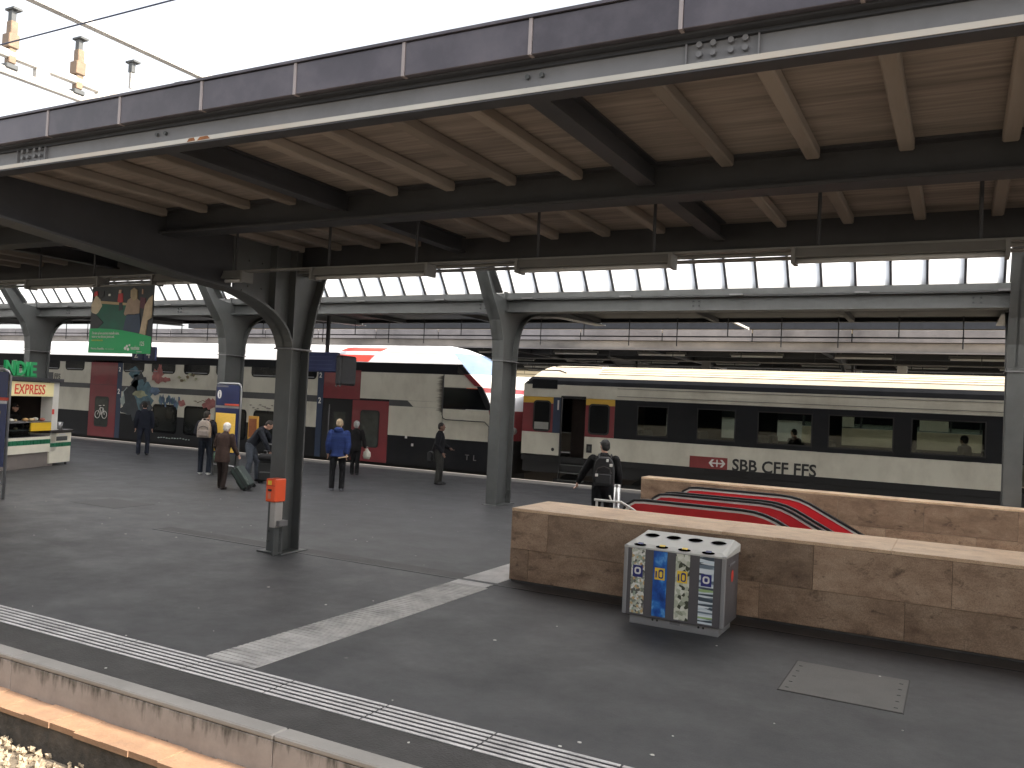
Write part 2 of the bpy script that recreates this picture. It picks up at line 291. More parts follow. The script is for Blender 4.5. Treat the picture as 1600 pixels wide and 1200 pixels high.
void_m = M('dark_void', (.003,.003,.003), .9, spec=0.)
steel_m = M('mid_soot_steel', (.062,.064,.068), .55, var=.15, scale=3)
trim_w = M('balustrade_trim', (.74,.72,.67), .35, var=.06)
black_p = M('black_paint', (.012,.012,.014), .45, var=.1)
skin = M('skin', (.52,.30,.22), .5, var=.08, scale=20)
pane = glass('clear_pane'); pane_t = glass('tinted_pane', (.86,.88,.80), .02, .9)
rear_dk = M('rear_roof_dark', (.014,.014,.015), .8, var=.2)  # even near-black base colour
def milky(name):
    m = bpy.data.materials.new(name); m.use_nodes = True; N = m.node_tree.nodes; L = m.node_tree.links; N.remove(N['Principled BSDF'])
    t = N.new('ShaderNodeBsdfTranslucent'); t.inputs[0].default_value = (.93, .94, .95, 1); g = N.new('ShaderNodeBsdfGlossy'); g.inputs['Roughness'].default_value = .15
    n = N.new('ShaderNodeTexNoise'); n.inputs['Scale'].default_value = 3; mr = N.new('ShaderNodeMapRange'); mr.inputs['To Min'].default_value = .03; mr.inputs['To Max'].default_value = .09; L.new(n.outputs['Fac'], mr.inputs['Value'])
    x = N.new('ShaderNodeMixShader'); L.new(mr.outputs[0], x.inputs[0]); L.new(t.outputs[0], x.inputs[1]); L.new(g.outputs[0], x.inputs[2]); L.new(x.outputs[0], N['Material Output'].inputs['Surface']); return m
sky_pane = milky('frosted_skylight_pane')

def split(o):
    """give every loose piece of a mesh its own object under the same parent"""
    bm = bmesh.new(); bm.from_mesh(o.data); bm.verts.ensure_lookup_table(); seen = set(); isl = []
    for v in bm.verts:
        if v.index in seen: continue
        st_, grp = [v], []
        seen.add(v.index)
        while st_:
            u = st_.pop(); grp.append(u.index)
            for e in u.link_edges:
                w = e.other_vert(u)
                if w.index not in seen: seen.add(w.index); st_.append(w)
        isl.append(grp)
    bm.free()
    if len(isl) < 2: return
    me = o.data; out = []
    for grp in isl:
        gs = {v: i for i, v in enumerate(grp)}; fs = [tuple(gs[v] for v in p.vertices) for p in me.polygons if p.vertices[0] in gs]
        m2 = bpy.data.meshes.new(me.name); m2.from_pydata([me.vertices[v].co for v in grp], [], fs); m2.update()
        for mt in me.materials: m2.materials.append(mt)
        out.append(m2)
    o.data = out[0]
    for m2 in out[1:]:
        c = bpy.data.objects.new(o.name.split('.')[0], m2); COL.objects.link(c); c.parent = o.parent; c.location = o.location; c.rotation_euler = o.rotation_euler
# ------------------------------------------------------------------ setting
st = lambda mb, name, mat, parent=None, **k: mb.build(name, mat, parent, kind='structure', **k)
g = MB(); g.quad((-1500,-1500,-.95), (1500,-1500,-.95), (1500,1500,-.95), (-1500,1500,-.95)); st(g, 'ground', M('ground_dirt', (.12,.11,.10), .9, var=.3, scale=.5, bump=.3))
PX0, PX1 = -75, 40
p = MB()   # platform slab with the stair well left open
hx0, hx1, hy0, hy1 = -3.6, 14, 11.0, 16.35
for (a, b, c, d) in ((PX0, hx0, 4.40, 23.42), (hx0, PX1, 4.40, hy0), (hx0, PX1, hy1, 23.42), (hx1, PX1, hy0, hy1)):
    p.box(a, b, c, d, -.9, 0.0)
platform = st(p, 'platform', asphalt)
w = MB(); w.box(hx0, hx1, hy0, hy0+.05, -4, -.9); w.box(hx0, hx1, hy1-.05, hy1, -4, -.9); w.box(hx0, hx1, hy0, hy1, -4.1, -4); st(w, 'stair_well', concrete)
# dark repair strip and groove in front of the granite wall
e = MB(); e.box(-11.5, PX1, 9.56, 9.86, 0, .004); e.build('asphalt_strip', strip_dark, platform)
e = MB(); e.box(-11.5, PX1, 9.50, 9.555, 0, .005); e.build('drain_groove', black_p, platform)
e = MB(); e.box(PX0, PX1, 4.53, 4.92, 0, .004); e.build('edge_asphalt', strip_dark, platform)
# platform edge: coping stones and face blocks, one by one
edge = thing('platform_edge', None, None, (0, 4.4, 0), kind='structure'); 
cs = MB().cbox(-.0, 2.893, 4.374, 4.525, -.032, .010, .010); csm = cs.mesh('coping_stone', coping_m, inv=WM[edge].inverted())
fm = MB().cbox(0, 2.893, 4.376, 4.40, -.30, -.034, .003).mesh('edge_block', drip_mat('streaked_concrete'), inv=WM[edge].inverted())
x = -33.0
while x < 4:
    inst(csm, 'coping_stone', edge, (x, 0, 0)); inst(fm, 'edge_block', edge, (x, 0, 0)); x += 2.9
e = MB(); e.box(PX0, PX1, 4.38, 4.40, -.9, -.30); e.build('edge_core', foot_m, edge)
e = MB()
n = 120
for i in range(n):
    xa, xb = -30 + i*.3, -30 + (i+1)*.3
    e.box(xa, xb, 4.12 + random.uniform(-.012, .012), 4.38, -.31, -.27 + random.uniform(-.006, .006))
e.build('ledge', ledge_m, edge)
e = MB(); e.box(PX0, PX1, 4.14, 4.38, -.9, -.31); e.build('footing', foot_m, edge)
# ballast
bal = MB(); rnd = random.Random(3)
oct_f = [(0,2,4),(2,1,4),(1,3,4),(3,0,4),(2,0,5),(1,2,5),(3,1,5),(0,3,5)]
for i in range(5200):
    cx, cy = rnd.uniform(-13, -1.5), rnd.uniform(2.6, 4.14); r = rnd.uniform(.018, .042); cz = -.52 + rnd.uniform(-.02, .025)
    q = Euler((rnd.random()*6, rnd.random()*6, rnd.random()*6)).to_matrix()
    P6 = [q @ Vector(v) for v in ((r,0,0),(-r,0,0),(0,r*.8,0),(0,-r*.8,0),(0,0,r*.7),(0,0,-r*.7))]
    bal.add([Vector((cx, cy, cz)) + v for v in P6], oct_f)
balm = M('ballast_stone', (.36,.29,.205), .85, var=.45, scale=14)
bal.build('ballast', balm, None, label='sunlit pale ballast gravel beside the platform footing', cat='gravel', kind='stuff')
tb = MB(); tb.box(PX0, PX1, -4, 4.13, -.9, -.535); st(tb, 'trackbed', M('trackbed_gravel', (.19,.155,.115), .9, var=.4, scale=18, bump=.6, bscale=30))
# tactile guidance strips
tact = thing('tactile_strip', 'white ribbed tactile warning strip running along the platform edge', 'tactile strip', (0, 5.1, 0))
t = MB()
for k in range(6): t.cbox(.008, .922, 4.935 + k*.064, 4.935 + k*.064 + .032, .001, .008, .0025)
tm = t.mesh('tactile_tile', tact_m, inv=WM[tact].inverted())
for k in range(-34, 6): inst(tm, 'tactile_tile', tact, (-3.72 + k*.93, 0, 0))
tact2 = thing('tactile_strip', 'wide worn white tactile path crossing the platform to the granite wall', 'tactile strip', (-5.4, 5.3, 0))
t = MB(); t.box(-5.68, -5.12, 0, .985, .0008, .004)
for k in range(14): t.box(-5.68, -5.12, .01 + k*.07, .01 + k*.07 + .043, .004, .009)
tm = t.mesh('tactile_tile', M('tactile_worn', (.44,.425,.41), .65, var=.2, scale=6, dirt=(.12,.115,.11), dirt_amt=.8, dscale=2.2), inv=Matrix.Translation((5.4, 0, 0)))
for y0 in (5.32, 6.31, 7.30, 8.29): inst(tm, 'tactile_tile', tact2, (0, y0 - 5.3, 0))
t = MB()
for (a, b) in ((9.28, 9.495), (9.60, 11.05)):
    t.box(-5.68, -5.165, a, b, .0045, .0065)
    k = a + .012
    while k + .043 < b: t.box(-5.68, -5.165, k, k+.043, .0065, .0105); k += .07
t.build('tactile_end', tact_m, tact2)
# floor hatch
h = thing('floor_hatch', 'square grey metal access hatch set in the dark platform floor', 'hatch', (-.81, 8, 0))
hm = M('hatch_plate', (.105,.10,.092), .55, var=.15, scale=6, bump=.2, bscale=120, dirt=(.06,.057,.05), dirt_amt=.5, dscale=4)
MB().cbox(-1.29, -.33, 7.51, 8.49, 0, .007, .003).build('plate', hm, h)
fr = MB(); fr.box(-1.30, -1.292, 7.50, 8.50, 0, .0045); fr.box(-.328, -.32, 7.50, 8.50, 0, .0045); fr.box(-1.292, -.328, 7.50, 7.508, 0, .0045); fr.box(-1.292, -.328, 8.492, 8.50, 0, .0045); fr.build('frame', M('hatch_frame', (.04,.039,.037), .7, var=.2), h)
for k in range(5):
    for sx in (-1.25, -.40): MB().box(sx, sx+.03, 7.6+k*.18, 7.612+k*.18, .007, .0095).build('lifting_slot', black_p, h)
# litter flecks: chewed gum and paper crumbs
lm = M('litter_paper', (.6,.58,.54), .8); lt = MB(); rr = random.Random(11)
for i in range(110):
    lx, ly = rr.uniform(-16, 1), rr.uniform(4.6, 16)
    if lx > -5.2 and ly > 9.4: continue
    r = rr.choice((.005, .006, .008, .010, .014)) * (1 + ly*.03); a = rr.random()*3
    pts = [(lx + r*math.cos(a+k*1.05)*rr.uniform(.6, 1.2), ly + r*math.sin(a+k*1.05)*rr.uniform(.6, 1.2)) for k in range(6)]
    lt.prism(pts, 'z', .0046, .0075)
lt.build('litter', lm, None, label='scattered pale crumbs and gum flecks on the dark platform', cat='litter', kind='stuff')

# ------------------------------------------------------------------ near canopy
CX0, CX1 = -62.0, 24.0
can = thing('platform_canopy', 'dark steel platform roof with panelled fascia and ribbed tan ceiling', 'canopy', (-9, 9.6, 4.2))
I = WM[can].inverted()
fp = MB().cbox(.012, .946, 4.55, 4.60, 4.452, 4.675, .004).mesh('fascia_panel', fascia_m, inv=I)
fj = MB().box(-.012, .010, 4.543, 4.60, 4.450, 4.678).mesh('joint_strip', joint_m, inv=I)
x = -5.25 - .9485*58
while x < CX1 - 1:
    inst(fp, 'fascia_panel', can, (x, 0, 0)); inst(fj, 'joint_strip', can, (x, 0, 0)); x += .9485
m = MB(); m.box(CX0, CX1, 4.535, 4.70, 4.680, 4.70); m.build('fascia_cap', fascia_m, can)
m = MB(); m.box(CX0, CX1, 4.69, 4.705, 4.264, 4.415); m.build('edge_beam_web', steel_l, can)
m = MB(); m.box(CX0, CX1, 4.665, 4.705, 4.416, 4.4695); m.box(CX0, CX1, 4.601, 4.664, 4.44, 4.4695); m.build('edge_beam_shade_strip', steel_d, can)  # dark strips added as painted shade for the recess under the fascia
m = MB(); m.box(CX0, CX1, 4.585, 4.72, 4.228, 4.262); m.build('edge_beam_flange', flange_m, can)
m = MB(); m.box(CX0, CX1, 4.590, 4.724, 4.216, 4.2275); m.build('flange_shade_plate', steel_d, can)  # thin dark plate added as a painted shadow line under the flange
# bolt groups on the edge beam
bp = MB()
for dz in (4.285, 4.37):
    for dx in (-.05, .05): bp.tube([(dx, 4.691, dz), (dx, 4.668, dz)], .016, 8)
bpm = bp.mesh('bolt_group', steel, inv=I)
x = -5.84
for k in range(-8, 4): inst(bpm, 'bolt_group', can, (x + k*3.41, 0, 0))
sp = MB()
sp.box(-.21, -.20, 4.665, 4.69, 4.264, 4.414); sp.box(.20, .21, 4.665, 4.69, 4.264, 4.414)
for dz in (4.29, 4.345, 4.40):
    for dx in (-.13, -.05, .05, .13): sp.tube([(dx, 4.691, dz), (dx, 4.662, dz)], .018, 8)
spm = sp.mesh('splice_plate', steel_l, inv=I)
for xx in (-7.55, -1.25, -16.2): inst(spm, 'splice_plate', can, (xx, 0, 0))
rs = M('rust_stain', (.20,.075,.025), .9, var=.4, scale=25)
for x_, w_ in ((-5.42, .09), (-5.31, .14)): MB().prism([(x_, 4.232), (x_+w_, 4.235), (x_+w_*.8, 4.26), (x_+w_*.2, 4.258)], 'y', 4.5835, 4.5849).build('rust_stain', rs, can)
# ceiling
m = MB(); m.box(CX0, CX1, 4.61, 9.95, 4.47, 4.62); m.build('ceiling', ceil_m, can)
m = MB(); m.box(CX0, CX1, 4.60, 10.0, 4.625, 4.665); m.build('roof_sheet', steel_d, can)
rb = MB().cbox(-.055, .055, -.09, 2.20, 4.375, 4.4695, .012)
rbm = rb.mesh('ceiling_rib', rib_m, inv=Matrix.Translation((9, 0, -4.2)))

ribx = []
k = -70
while k < 24:
    X = -2.47 + k*.682
    if k % 5 != 0:
        for y0 in (4.815, 7.255): inst(rbm, 'ceiling_rib', can, (X, y0 - 9.6, 0))
    k += 1
cb = MB(); cb.box(-.012, .012, 4.801, 9.45, 4.29, 4.4695); cb.box(-.075, .075, 4.815, 6.98, 4.262, 4.2895); cb.box(-.075, .075, 7.26, 9.45, 4.262, 4.2895); cb.box(-.075, .075, 4.815, 9.45, 4.452, 4.4685)
cbm = cb.mesh('cross_beam', steel_d, inv=Matrix.Translation((9, -9.6, -4.2)))
for k in range(-16, 8):
    X = -2.47 + k*3.41
    if abs(X + 8.7) > 1: inst(cbm, 'cross_beam', can, (X, 0, 0))
m = MB(); m.box(CX0, CX1, 7.11, 7.13, 4.19, 4.4695); m.box(CX0, CX1, 6.99, 7.25, 4.165, 4.1895); m.box(CX0, CX1, 6.99, 7.25, 4.447, 4.4685); m.build('middle_beam', steel_d, can)
m = MB(); m.box(CX0, CX1, 9.55, 9.65, 4.15, 4.4695); m.box(CX0, CX1, 9.46, 9.76, 4.12, 4.15); m.build('inner_beam', steel_d, can)
# conduit pipe along the inner beam and cable tray above the lamps
m = MB(); m.tube([(CX0, 9.40, 4.08), (CX1, 9.40, 4.08)], .022, 8); m.box(CX0, CX1, 9.55, 9.72, 4.06, 4.075); m.build('cable_tray', lamp_m, can)
# glazed slope between the two post rows
gy0, gz0, gy1, gz1 = 17.15, 4.86, 16.15, 6.29
gl = [(-.305, gy0, gz0), (.305, gy0, gz0), (.305, gy1, gz1), (-.305, gy1, gz1)]
pm = MB(); pm.add(gl + [(a, b + .012, c + .008) for a, b, c in gl], [(0,1,2,3), (7,6,5,4), (0,4,5,1), (1,5,6,2), (2,6,7,3), (3,7,4,0)])
pmm = pm.mesh('skylight_pane', sky_pane, inv=I)
mu = MB(); d = .02
mu.add([(-d, gy0-.03, gz0-.02), (d, gy0-.03, gz0-.02), (d, gy0+.05, gz0+.035), (-d, gy0+.05, gz0+.035), (-d, gy1-.03, gz1-.02), (d, gy1-.03, gz1-.02), (d, gy1+.05, gz1+.035), (-d, gy1+.05, gz1+.035)],
       [(0,3,2,1),(4,5,6,7),(0,1,5,4),(1,2,6,5),(2,3,7,6),(3,0,4,7)])
mum = mu.mesh('glazing_bar', steel_d, inv=I)
k = -78
while k < 36:
    X = -3.66 + k*.61
    inst(mum, 'glazing_bar', can, (X, 0, 0)); inst(pmm, 'skylight_pane', can, (X + .305, 0, 0)); k += 1
def slope(y0, z0, y1, z1, th, mat, nm, xa=CX0, xb=CX1):
    m = MB(); m.add([(xa, y0, z0), (xb, y0, z0), (xb, y1, z1), (xa, y1, z1), (xa, y0, z0+th), (xb, y0, z0+th), (xb, y1, z1+th), (xa, y1, z1+th)], [(0,3,2,1),(4,5,6,7),(0,1,5,4),(1,2,6,5),(2,3,7,6),(3,0,4,7)]); return m.build(nm, mat, can)
slope(9.75, 4.70, 12.0, 5.27, .12, M('upper_roof_sheet', (.35,.33,.31), .7, var=.1), 'upper_roof')
for k in range(-14, 6): slope(12.01, 5.27, 16.2, 6.33, .012, sky_pane, 'roof_light', k*4.0+.03, k*4.0+3.97); slope(12.01, 5.25, 16.2, 6.31, .07, steel_d, 'rafter', k*4.0-.03, k*4.0+.029)
# outer girder on the second post row
m = MB(); m.box(CX0, CX1, 17.18, 17.22, 4.45, 4.70); m.box(CX0, CX1, 17.02, 17.38, 4.42, 4.45); m.box(CX0, CX1, 17.05, 17.36, 4.70, 4.725); m.build('outer_girder', steel, can)
m = MB(); m.box(CX0, CX1, 17.03, 17.20, 4.727, 4.855); m.build('gutter', steel_l if False else steel, can)
bm_ = MB()
for dz in (4.53, 4.62):
    for dx in (-.06, .06): bm_.tube([(dx, 17.18, dz), (dx, 17.155, dz)], .02, 6)
bmm = bm_.mesh('bolt_group', steel_d, inv=I)
for k in range(-8, 3): inst(bmm, 'bolt_group', can, (-4.9 + k*5.1, 0, 0))
clip = MB().box(-.13, .13, 16.98, 17.03, 4.715, 4.745).mesh('gutter_clip', steel_l, inv=I)
for k in range(-14, 4): inst(clip, 'gutter_clip', can, (-6.4 + k*2.35, 0, 0))
# rear half of the roof
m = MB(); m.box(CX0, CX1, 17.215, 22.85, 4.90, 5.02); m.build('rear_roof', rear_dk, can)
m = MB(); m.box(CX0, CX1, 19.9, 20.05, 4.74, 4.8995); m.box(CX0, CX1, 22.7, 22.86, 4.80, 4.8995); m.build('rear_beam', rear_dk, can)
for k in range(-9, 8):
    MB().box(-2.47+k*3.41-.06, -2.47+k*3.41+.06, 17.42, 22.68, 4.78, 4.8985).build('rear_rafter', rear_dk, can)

m = MB(); m.tube([(CX0, 22.45, 4.38), (CX1, 22.45, 4.38)], .02, 6); m.build('rear_conduit', steel_d, can)
for k in range(-24, 5): MB().tube([(-1.38 + k*1.38, 22.45, 4.12 if k % 3 else 4.38), (-1.38 + k*1.38, 22.45, 4.8985)], .016, 6).build('rear_rod', steel_d, can)
# asphalt repair patches
for i_, (a, b, c, d) in enumerate(((-15.2, -13.9, 10.6, 11.5), (1.2, 2.6, 6.0, 7.0))): MB().box(a, b, c, d, 0, .003).build('repair_patch', strip_dark if i_ % 2 else M('patch_grey', (.058,.057,.058), .7, var=.25, scale=5, bump=.3), platform)
# ------------------------------------------------------------------ posts
def ribbon(pts, th, X, hw=.16):
    """a plate of even thickness following an outline in the y-z plane"""
    out = []
    for i, q in enumerate(pts):
        a = Vector(pts[max(i-1, 0)]); c = Vector(pts[min(i+1, len(pts)-1)]); t_ = (c-a).normalized(); out.append((q[0]+t_.y*th, q[1]-t_.x*th))
    s = MB(); n = len(pts)
    for i in range(n):
        for x_, P_ in ((X-hw, pts[i]), (X+hw, pts[i]), (X+hw, out[i]), (X-hw, out[i])): s.v.append((x_, P_[0], P_[1]))
    for i in range(n-1):
        for j in range(4): s.f.append((i*4+j, i*4+(j+1) % 4, (i+1)*4+(j+1) % 4, (i+1)*4+j)); s.mi.append(0)
    s.f += [(3,2,1,0), ((n-1)*4, (n-1)*4+1, (n-1)*4+2, (n-1)*4+3)]; s.mi += [0, 0]; return s
def post_inner(X, label):
    t = thing('canopy_post', label, 'post', (X, 9.57, 0), group='grey steel posts carrying the platform roof')
    s = MB(); s.cbox(X-.135, X+.155, 9.28, 9.31, 0, 3.0, .006); s.cbox(X-.135, X+.155, 9.63, 9.66, 0, 3.0, .006); s.box(X-.015, X+.015, 9.31, 9.63, 0, 3.0)
    s.build('shaft', steel, t)
    s = MB(); s.cbox(X-.17, X+.17, 9.25, 9.69, 2.94, 2.965, .004); s.build('collar', steel_l, t)
    # curved haunch towards the track, straight flare to the rear
    arc = bez((9.28, 2.96), (9.20, 3.44), (8.25, 3.64), 10)
    web = [(p[0], p[1]) for p in [(a[0], a[1]) for a in [(q[0], q[1]) for q in arc]]]
    outline = web + [(8.2, 4.45), (9.92, 4.45), (9.95, 4.06), (9.78, 3.54), (9.66, 2.96)]
    s = MB(); s.prism(outline, 'x', X-.02, X+.02); s.build('arm_web', steel, t)
    ribbon(web, .03, X).build('arm_flange', steel, t)
    ribbon([(9.66, 2.96), (9.78, 3.54), (9.95, 4.06), (9.95, 4.44)], -.03, X).build('arm_flange', steel, t)
    MB().prism([(8.2, 3.66), (7.2, 3.73), (4.84, 3.96), (4.84, 4.44), (8.2, 4.44)], 'x', X-.018, X+.018).build('cantilever_web', steel_d, t)
    ribbon([(8.24, 3.64), (7.2, 3.71), (4.84, 3.94)], .025, X).build('cantilever_flange', steel_m, t)
    for zz in (.16, .30):
        for xx_ in (X-.10, X+.12): MB().tube([(xx_, 9.281, zz), (xx_, 9.262, zz)], .016, 8).build('bolt', steel, t)
    for yy_, zz in ((8.5, 3.75), (8.5, 4.1), (8.75, 3.75), (8.75, 4.1), (9.45, 3.25), (9.45, 3.7)): MB().tube([(X+.019, yy_, zz), (X+.038, yy_, zz)], .017, 8).build('bolt', steel, t)
    s = MB()
    s.box(X-.14, X+.14, 8.9, 8.93, 3.42, 4.42); s.box(X-.14, X+.14, 9.30, 9.33, 3.0, 4.42); s.build('stiffener', steel, t)
    s = MB(); s.cbox(X-.24, X+.24, 9.20, 9.76, 0, .02, .006); s.build('base_plate', steel, t)
    return t
post_inner(-8.70, 'nearest grey steel roof post, standing behind the orange ticket validator')
post_inner(-26.5, 'grey steel roof post of the near row far to the left')
def post_outer(X, label):
    t = thing('canopy_post', label, 'post', (X, 17.16, 0), group='grey steel posts carrying the platform roof')
    s = MB(); s.cbox(X-.14, X+.14, 16.82, 16.85, 0, 3.35, .006); s.cbox(X-.14, X+.14, 17.49, 17.52, 0, 3.35, .006); s.box(X-.015, X+.015, 16.85, 17.49, 0, 3.35); s.build('shaft', steel, t)
    s = MB(); s.cbox(X-.17, X+.17, 16.80, 17.54, 3.28, 3.30, .004); s.build('collar', steel_l, t)
    front = [(16.82, 3.35), (16.78, 3.75), (16.60, 4.19), (16.27, 4.62), (15.5, 5.75)]
    arc = bez((17.52, 3.35), (17.50, 4.48), (18.75, 4.50), 10)
    rear = [(a[0], a[1]) for a in arc] + [(19.8, 4.62), (22.9, 4.72)]
    outline = front + [(15.7, 5.85), (16.55, 4.80), (17.0, 4.72), (17.0, 4.89), (22.9, 4.89)] + rear[::-1]
    s = MB(); s.prism(outline, 'x', X-.02, X+.02); s.build('arm_web', steel, t)
    ribbon(front, .03, X, .15).build('arm_flange', steel, t); ribbon(rear, -.03, X, .15).build('arm_flange', steel, t)
    MB().prism([(16.62, 4.80), (15.72, 5.86), (15.74, 5.89), (16.65, 4.83)], 'x', X-.15, X+.15).build('arm_flange', steel, t)
    s = MB(); s.cbox(X-.2, X+.2, 16.75, 17.6, 0, .02, .006); s.build('base_plate', steel, t)
    return t
post_outer(-9.33, 'grey forked steel roof post left of the granite wall, before the train nose')
post_outer(-18.0, 'grey forked steel roof post rising behind the blue and yellow timetable board')
post_outer(-26.75, 'grey forked steel roof post rising behind the food kiosk')
post_outer(.82, 'grey steel roof post behind the rear granite wall at the right edge')
post_outer(-35.5, 'farthest grey forked steel roof post at the left edge')

# ------------------------------------------------------------------ near lamps
LN = ['first', 'second', 'third', 'fourth', 'fifth', 'sixth', 'seventh']
for i, k in enumerate((-2, -1, 0, 1, 2)):
    X0 = -7.14 + k*2.87; L = 1.70; Y = 8.1; Z = 3.80
    t = thing('fluorescent_lamp', f'{LN[i]} fluorescent batten lamp from the left, hung under the near roof', 'lamp', (X0 + L/2, Y, Z), group='fluorescent lamps in a row under the near roof')
    s = MB(); s.prism([(Y-.09, Z-.02), (Y-.06, Z+.06), (Y+.06, Z+.06), (Y+.09, Z-.02)], 'x', X0, X0+L); s.build('housing', lamp_m, t)
    s = MB(); s.box(X0-.02, X0+.015, Y-.10, Y+.10, Z-.075, Z+.07); s.box(X0+L-.015, X0+L+.02, Y-.10, Y+.10, Z-.075, Z+.07); s.build('end_cap', tube_m if False else lamp_m, t)
    s = MB(); s.tube([(X0+.015, Y, Z-.045), (X0+L-.015, Y, Z-.045)], .024, 10); s.build('tube', tube_m, t, smooth=True)
    for dx in (.2, L-.2): MB().tube([(X0+dx, Y, Z+.06), (X0+dx, Y, 4.4695)], .017, 8).build('hanger_rod', steel_d, t)
m = MB(); m.box(-24, 4, 8.05, 8.15, 3.862, 3.885); m.build('lamp_rail', lamp_m, None, label='long grey metal rail linking the hanging lamps under the near roof', cat='rail')

# ------------------------------------------------------------------ granite walls
def wall(name, label, Y0, Y1, X0, X1, Zm, Zt, ups, lows, tops):
    t = thing(name, label, 'wall', ((X0+X1)/2, (Y0+Y1)/2, 0))
    s = MB(); s.box(X0+.02, X1-.02, Y0+.025, Y1-.025, 0, Zt-.045); s.build('wall_core', foot_m, t)
    def row(js, z0, z1, y0, y1, mat, nm):
        for a, b in zip(js[:-1], js[1:]):
            dy = random.uniform(0, .004)
            MB().cbox(a+.0015, b-.0015, y0-dy, y1, z0+.0012, z1-.0012, .003).build(nm, mat, t)
    row(ups, Zm, Zt-.04, Y0, Y0+.024, stone, 'stone_slab'); row(lows, .025, Zm, Y0, Y0+.024, stone, 'stone_slab')
    row(tops, Zt-.04, Zt, Y0-.004, Y1, stone_top, 'coping_slab')
    row(ups, .02, Zt-.04, Y1-.024, Y1-.002, stone, 'stone_slab')
    s = MB(); s.cbox(X0, X0+.019, Y0+.026, Y1-.026, .02, Zt-.041, .003); s.build('end_slab', stone, t)
    return t
wall('granite_wall', 'long low brown granite stair wall with pale coping, behind the recycling bin', 9.88, 10.98, -5.15, 12, .43, .955,
     [-5.15,-4.62,-2.95,-1.38,-.02,1.3,2.8,4.3,6,8,10,12], [-5.15,-4.88,-3.3,-1.95,-.45,.9,2.4,4,6,8,10,12], [-5.15,-2.4,-.6,1.5,3.6,6,8,10,12])
wall('granite_wall', 'rear brown granite stair wall behind the red escalator balustrades', 16.32, 16.78, -5.62, 12, .45, .985,
     [-5.62,-4.6,-3.1,-1.9,-.5,.9,2.3,3.9,6,8,10,12], [-5.62,-4.2,-2.5,-1.1,.3,1.8,3.4,5,7,9,12], [-5.62,-3.2,-.9,1.4,3.6,6,9,12])

# ------------------------------------------------------------------ escalators
def balustrade(esc, Y):
    """handrail, steel edge and red side panel following the same bent line"""
    b = Vector((-2.45, .95)); sl = math.radians(27); L = 6.0
    path = [(-4.55, .60), (-4.56, .74), (-4.50, .86), (-4.38, .935), (-4.22, .95), (-2.75, .95)] + [(-2.75 + math.sin(sl)*0 + d_, .95 - dz) for d_, dz in ((.18, .012), (.34, .045), (.5, .105))]
    ex, ez = path[-1]; path.append((ex + L*math.cos(sl), ez - L*math.sin(sl)))
    def off(p, d):
        out = []
        for i, q in enumerate(p):
            a = Vector(p[max(i-1, 0)]); c = Vector(p[min(i+1, len(p)-1)]); t = (c-a).normalized(); n = Vector((t.y, -t.x)); out.append((q[0]+n.x*d, q[1]+n.y*d))
        return out
    def band(d0, d1, y0, y1, mat, nm):
        A, B = off(path, d0), off(path, d1); s = MB()
        for i in range(len(A)-1):
            s.add([(A[i][0], y0, A[i][1]), (A[i+1][0], y0, A[i+1][1]), (B[i+1][0], y0, B[i+1][1]), (B[i][0], y0, B[i][1]), (A[i][0], y1, A[i][1]), (A[i+1][0], y1, A[i+1][1]), (B[i+1][0], y1, B[i+1][1]), (B[i][0], y1, B[i][1])],
                  [(0,3,2,1),(4,5,6,7),(0,1,5,4),(1,2,6,5),(2,3,7,6),(3,0,4,7)])
        s.build(nm, mat, esc)
    band(-.012, .024, Y-.045, Y+.045, rubber, 'handrail')
    band(.026, .056, Y-.035, Y+.035, trim_w, 'edge_trim')
    band(.058, .32, Y-.028, Y+.028, red_p, 'side_panel')
    band(.322, .36, Y-.034, Y+.034, trim_w, 'lower_trim')
for nm, lab, ya, yb in (('escalator', 'front escalator with red side panels and black handrails, behind the near granite wall', 12.45, 13.72), ('escalator', 'rear escalator with red side panels and black handrails, beside the rear granite wall', 14.10, 15.45)):
    esc = thing(nm, lab, 'escalator', (-3.5, (ya+yb)/2, 0), group='escalators descending between the granite walls')
    balustrade(esc, ya); balustrade(esc, yb)
    for y in (ya, yb): MB().box(-4.2, -2.3, y-.06, y+.06, -.9, .6).build('balustrade_base', alu, esc)
    s = MB()
    for k in range(14): s.box(-2.6 + k*.4, -2.2 + k*.4, ya+.09, yb-.09, -.3 - k*.2, -.08 - k*.2)
    s.build('steps', steel_d, esc)
    MB().box(-4.4, -2.6, ya+.09, yb-.09, -.1, .006).build('landing_plate', alu, esc)
gr = thing('guard_rail', 'bent white tubular guard rail at the top of the stairs', 'rail', (-4.7, 12.1, 0))
MB().tube([(-4.90, 12.1, .915), (-4.46, 12.1, .915), (-4.28, 12.1, .83), (-3.9, 12.1, .6)], .019, 8).build('top_tube', white_p, gr, smooth=True)
MB().tube([(-4.62, 12.1, .915), (-4.66, 12.1, 1.0)], .012, 6).build('stub', white_p, gr)
MB().tube([(-4.86, 12.1, 0), (-4.86, 12.1, .9)], .02, 8).build('upright', white_p, gr); MB().tube([(-4.35, 12.1, 0), (-4.35, 12.1, .85)], .02, 8).build('upright', white_p, gr)
bo = thing('bollard', 'short round steel bollard beside the bent white rail', 'bollard', (-4.95, 13.2, 0))
MB().tube([(-4.95, 13.2, 0), (-4.95, 13.2, 1.05)], .055, 14).build('shaft', chrome, bo, smooth=True); MB().tube([(-4.95, 13.2, 1.05), (-4.95, 13.2, 1.075)], [.06, .05], 14).build('cap', chrome, bo)
